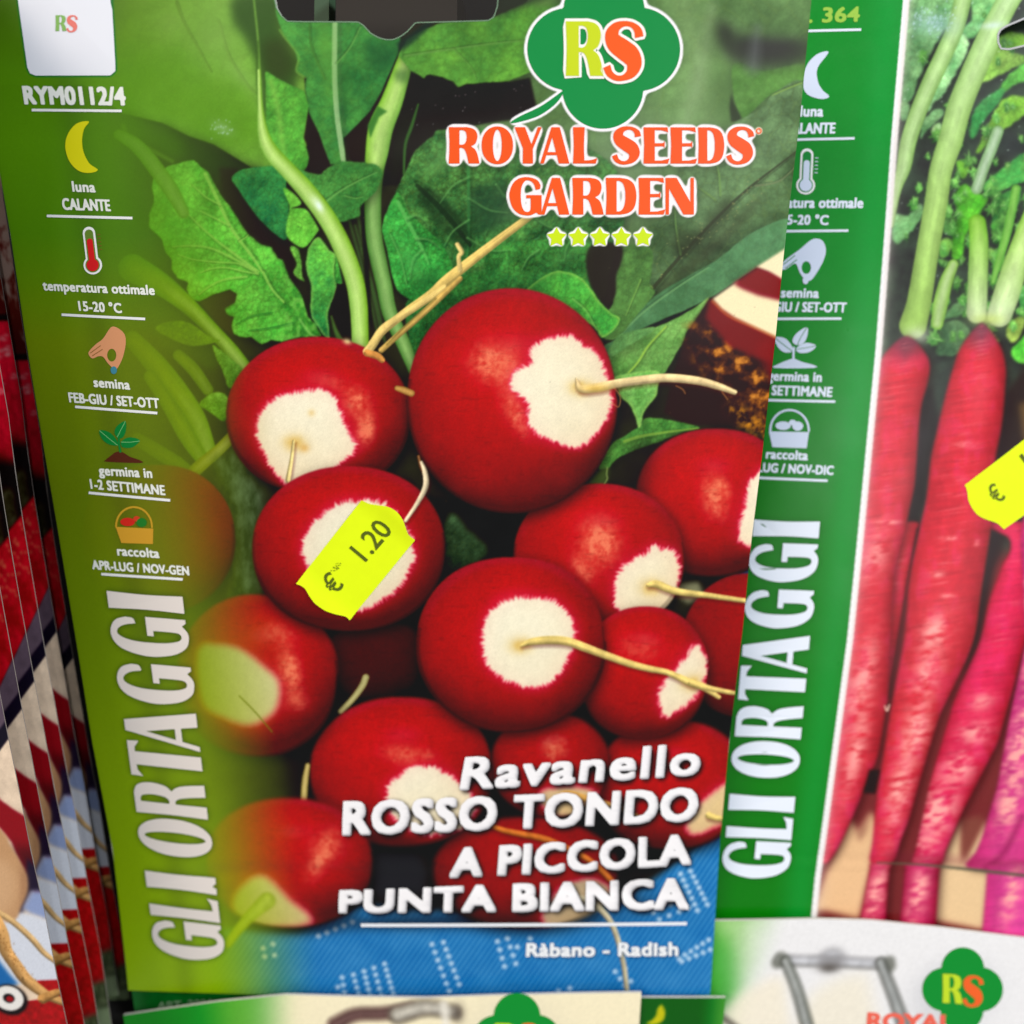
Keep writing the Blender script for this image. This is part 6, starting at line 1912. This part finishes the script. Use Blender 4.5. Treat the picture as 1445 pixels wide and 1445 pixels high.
out2 = np.vstack([np.stack([GX2[:, 0], GY2[:, 0]], 1)[::60], np.stack([GX2[-1, :], GY2[-1, :]], 1)[::30], np.stack([GX2[:, -1], GY2[:, -1]], 1)[::-60], np.stack([GX2[0, :], GY2[0, :]], 1)[::-30]])
_, ki = np.unique(np.round(out2, 2), axis=0, return_index=True)
paper_back(pink, out2[np.sort(ki)], hole=slot2)
PE = pink.empty
rim = Flat()
rs_ = resample(slot2, 4)[0]
rim.line(np.vstack([rs_, rs_[:1]]), 2.6, C(176, 176, 178), 0.05 * MM)
rim.build("slot_edge", pink, PE)
ptitle.build("side_title", pink, PE)
VPR = (-3200.0, 46000.0)
pv = dict(vp=(300.0, 11500.0), col=C(222, 230, 244))
for body, x0, y0, x1, y1, cap, nm in [("n. 364", 1122, 33, 1211.5, 32, 21.5, "code_number"), ("luna", 1128, 165, 1160.5, 165.5, 15.5, None), ("CALANTE", 1105, 189.5, 1177, 189.5, 15.5, None), ("temperatura ottimale", 1055, 293, 1215, 295, 15, None),
                                      ("15-20 °C", 1103, 317, 1167, 318.5, 14, None), ("semina", 1101, 420, 1153.5, 421, 14, None), ("FEB-GIU / SET-OTT", 1062, 439.5, 1191, 441.5, 14, None), ("germina in", 1082, 537, 1157, 539, 14, None),
                                      ("1-2 SETTIMANE", 1064, 557, 1171.5, 560, 14, None), ("raccolta", 1080, 647, 1138, 649, 13.5, None), ("APR-LUG / NOV-DIC", 1036, 664.5, 1173.5, 669.5, 13, None)]:
    kw = dict(pv)
    if nm:
        kw['col'] = C(150, 192, 70)
    small_text(pink, PE, cr_, body, x0, y0, x1, y1, cap, name=nm or "growing_text", weight=0.048, **kw)
for r_ in ((1085, 45, 1214, 43), (1090, 198, 1204, 196.5), (1075, 326.5, 1194.5, 326.5), (1065, 450, 1184.5, 450), (1055, 564, 1176, 566.5), (1040, 673, 1165.5, 677.5)):
    rule(pink, PE, *r_, 3.4, C(222, 230, 244))
zr = lambda p: zc(965, 0, K3, p)
zq = lambda p: zc(965, 440, K3, p)
icons(pink, PE, 0, 0, 1, True, {
    'moon': zr([(612, 224), (565, 232), (525, 272), (506, 325), (506, 372), (522, 402), (556, 418), (590, 423), (614, 412), (585, 384), (566, 345), (566, 290)]),
    'thermo': ((1138, 219), (1136, 262), 8.8, 13),
    'hand': (zr([(400, 1140), (430, 1105), (490, 1060), (535, 1022), (565, 1016), (588, 1030), (598, 1066), (588, 1108), (560, 1160), (535, 1192), (512, 1190), (490, 1160), (470, 1120), (430, 1145)]), _ell(1136.5, 378, 6.5, 9, 18), _ell(1135.5, 396, 4, 5.5, 16)),
    'fingers': [zr([(420, 1125), (470, 1086)]), zr([(430, 1140), (478, 1104)])],
    'sprout': ([zq([(385, 110), (425, 112), (452, 140), (458, 168), (425, 172), (398, 150)]), zq([(518, 66), (520, 100), (505, 132), (478, 142), (458, 125), (475, 92)]), zq([(556, 145), (530, 170), (490, 175), (472, 160), (490, 142), (520, 132)])], zq([(464, 150), (462, 180), (462, 208)]), zq([(384, 238), (400, 222), (440, 205), (465, 200), (500, 214), (545, 226), (548, 238)])),
    'basket': ((1113, 607), 26.5, zq([(360, 508), (526, 510), (516, 578), (374, 574)]))})
tag_r = np.array(list(catmull([(1355, 683), (1400, 648.5), (1445, 613), (1560, 522)], 3)) + list(catmull([(1600, 565), (1590, 590), (1560, 630)], 3)) + list(catmull([(1500, 676), (1445, 718), (1409, 744)], 3)) + list(catmull([(1406, 741), (1398, 735), (1386, 731), (1374, 725), (1365, 714), (1360, 702), (1359, 693), (1357, 686)], 3)))
price_tag(pink, tag_r, [("€", (1400, 710), (1412.5, 700), (1384, 690), (1396.5, 680)), ("1.20", (1448, 666), (1500, 618), (1430, 642), (1480, 596))], None)


def copy_thing(src, offset, label, group=None):
    """a packet, its parts and their sub-parts"""
    def rec(o, parent):
        c = o.copy()
        scene.collection.objects.link(c)
        c.parent = parent
        if parent is not None:
            c.matrix_parent_inverse = o.matrix_parent_inverse.copy()
        for ch in list(o.children):
            rec(ch, c)
        return c
    r = rec(src, None)
    r.location = src.location + offset
    r["label"] = label
    if group:
        r["group"] = group
    return r


PE["group"] = "pink long-radish seed packets at right"
copy_thing(PE, c2w(pink.n * 0.0042 - pink.dv * 0.0120 - pink.dh * 0.0004), "rear pink radish packet, glimpsed through the slot of the one in front")

# ================================================================== the stack of packets at the left
def stack_bulge(X, Y):
    return 0.00035 * np.sin(np.clip((stk_edge(Y) - X) / 160.0, 0, 1) * np.pi / 2) * 2


GRP = "radish seed packets fanned in a stack at left"
d_main = main.d
behind = Packet("seed_packet", "fifth packet of the left stack, its bottom edge ending above the lower tier", "seed packet", (-250, 1402), (d_main + 0.0042) / float(rays(-250, 1402) @ main.n), group=GRP, bulge=stack_bulge)
cs_ = paint_stack_picture()
s_ = np.concatenate([np.linspace(0, 120, 86), np.linspace(126, 840, 40)])[::-1][None, :]
v = np.linspace(0, 1, 900)[:, None]
GY3 = -80 + v * 1485 + 0 * s_
GX3 = stk_edge(GY3) - s_
tri = np.abs(((s_ + 0 * v) + 130) % 260 - 130)
front3 = sheet(behind, cs_, GX3, GY3, M_PRINT, {}, None, -tri, np.clip(GY3, 190, 1415))
out3 = np.vstack([np.stack([GX3[:, 0], GY3[:, 0]], 1)[::90], np.stack([GX3[-1, :], GY3[-1, :]], 1)[::20], np.stack([GX3[:, -1], GY3[:, -1]], 1)[::-30], np.stack([GX3[0, :], GY3[0, :]], 1)[::-20]])
_, ki = np.unique(np.round(out3, 2), axis=0, return_index=True)
paper_back(behind, out3[np.sort(ki)], 0.00016, mat=M_PAPER_DULL)
d_front = d_main - 0.0245
r1 = rays(80, 1381)
Pf = r1 * (d_front / float(r1 @ behind.n))
Pb = behind.at(np.array(133.), np.array(1196.))
step = (Pf - Pb) / 4.0
names_ = ["fourth packet from the front in the left stack", "third packet from the front in the left stack",
          "second packet from the front in the left stack", "foremost packet of the left stack, with the white letter O and a tan root"]
for k, lab in enumerate(names_):
    copy_thing(behind.empty, c2w(step * (k + 1)), lab)
copy_thing(behind.empty, c2w(-step * 0.45 + behind.dv * 0.0075 + behind.dh * 0.0012), "hindmost packet of the left stack, in the shade of the big packet")

# ================================================================== the lower tier along the bottom
def slip(name, label, top, cvs, d, gain=1.0, down=0.075, pitch=2.2, mat=M_PRINT):
    """a packet of the lower tier: printed front below a given top edge"""
    top = np.asarray(top, float)
    mid = top.mean(0)
    base = (mid[0], mid[1] + 330)
    p = Packet(name, label, "seed packet", base, d / float(rays(*base) @ main.n), group="lower tier seed packets along the bottom")
    n_ = max(8, int(np.ptp(top[:, 0]) / pitch))
    xs = np.linspace(top[0, 0], top[-1, 0], n_)
    yt = np.interp(xs, top[:, 0], top[:, 1])
    vv = np.concatenate([np.linspace(0, 170, 80), np.linspace(185, 330, 8)])[:, None]
    gy = yt[None, :] + vv
    gx = xs[None, :] + (683.0 - xs[None, :]) / 3300.0 * vv
    sheet(p, cvs, gx, gy, mat, {}, None, xs[None, :] + 0 * vv, np.minimum(gy, cvs.y0 + cvs.H - 3), gain)
    o = np.vstack([np.stack([gx[:, 0], gy[:, 0]], 1)[::8], np.stack([gx[-1, :], gy[-1, :]], 1)[::20], np.stack([gx[:, -1], gy[:, -1]], 1)[::-8], np.stack([gx[0, :], gy[0, :]], 1)[::-6]])
    _, ki_ = np.unique(np.round(o, 2), axis=0, return_index=True)
    paper_back(p, o[np.sort(ki_)])
    return p


def small_emblem(p, cx, cy, k, tilt, letters=True):
    f = Flat()
    cl_ = clover(cx, cy, k)
    f.poly([cl_], C(0, 142, 44), 0.05 * MM)
    e_ = f.build("clover_emblem", p, p.empty)
    for L_, c_ in zip(emblem_letters(cx - 53 * k, cy - 39 * k, k), (C(196, 222, 40), C(244, 100, 36))):
        f = Flat()
        f.poly([np.stack([l[:, 0], l[:, 1] + (l[:, 0] - cx) * tilt], 1) for l in L_], c_, 0.10 * MM)
        f.build("emblem_letter", p, e_)


wc = paint_lower_white(1358, 1396, 0.52)
wp = slip("seed_packet", "white packet at bottom right with a grey metal handle picture and clover emblem", [(992, 1300), (1060, 1299), (1148, 1297), (1228, 1299), (1326, 1309), (1445, 1324), (1540, 1337)], wc, d_main + 0.0016, mat=M_PRINT)
small_emblem(wp, 1358, 1396, 0.53, 0.06)
f = Flat()
f.text("ROYAL", (1222, 1452), (1345, 1456), (1224, 1428), (1346, 1432), C(240, 104, 84), 0.06 * MM, 0.05, 1.0)
f.build("brand_lettering", wp, wp.empty)

bc = Canvas(870, 1380, 1040, 1640)
bc.rgb[:] = C(0, 92, 26) + (C(70, 150, 50) - C(0, 92, 26)) * sstep(985, 1030, bc.X)[..., None]
bc.fill(catmull([(934, 1418), (940, 1428), (938, 1440), (926, 1446), (914, 1444), (922, 1440), (928, 1432), (929, 1424)], 4, True), C(196, 190, 6), 1, 1)
slip("seed_packet", "dark green packet with a yellow moon, between the cream packet and the white one", [(884, 1408), (960, 1408), (1024, 1408)], bc, d_main - 0.0016)

kc = Canvas(140, 1360, 420, 1640)
kc.rgb[:] = C(0, 116, 44)
kc.rgb[:] *= (0.8 + 0.3 * fbm(kc.X / 20, kc.Y / 20, 3, 9))[..., None]
gp = slip("seed_packet", "dark green packet whose edge shows below the big packet's lower left corner", [(184, 1386), (300, 1388), (410, 1390)], kc, d_main + 0.0018)
f = Flat()
f.text("ART. 2006", (222, 1424), (300, 1419), (222, 1414), (300, 1409), C(150, 184, 140), 0.06 * MM, 0.02)
f.build("code_number", gp, gp.empty)

cc = paint_lower_cream()
cp = slip("seed_packet", "cream packet at bottom centre with a green left side and clover emblem", [(174, 1433), (221, 1426), (306, 1414), (404, 1404), (500, 1407), (600, 1408.5), (700, 1405), (800, 1402.5), (905, 1401)], cc, d_main - 0.0030)
small_emblem(cp, 729, 1466, 0.58, 0.0)
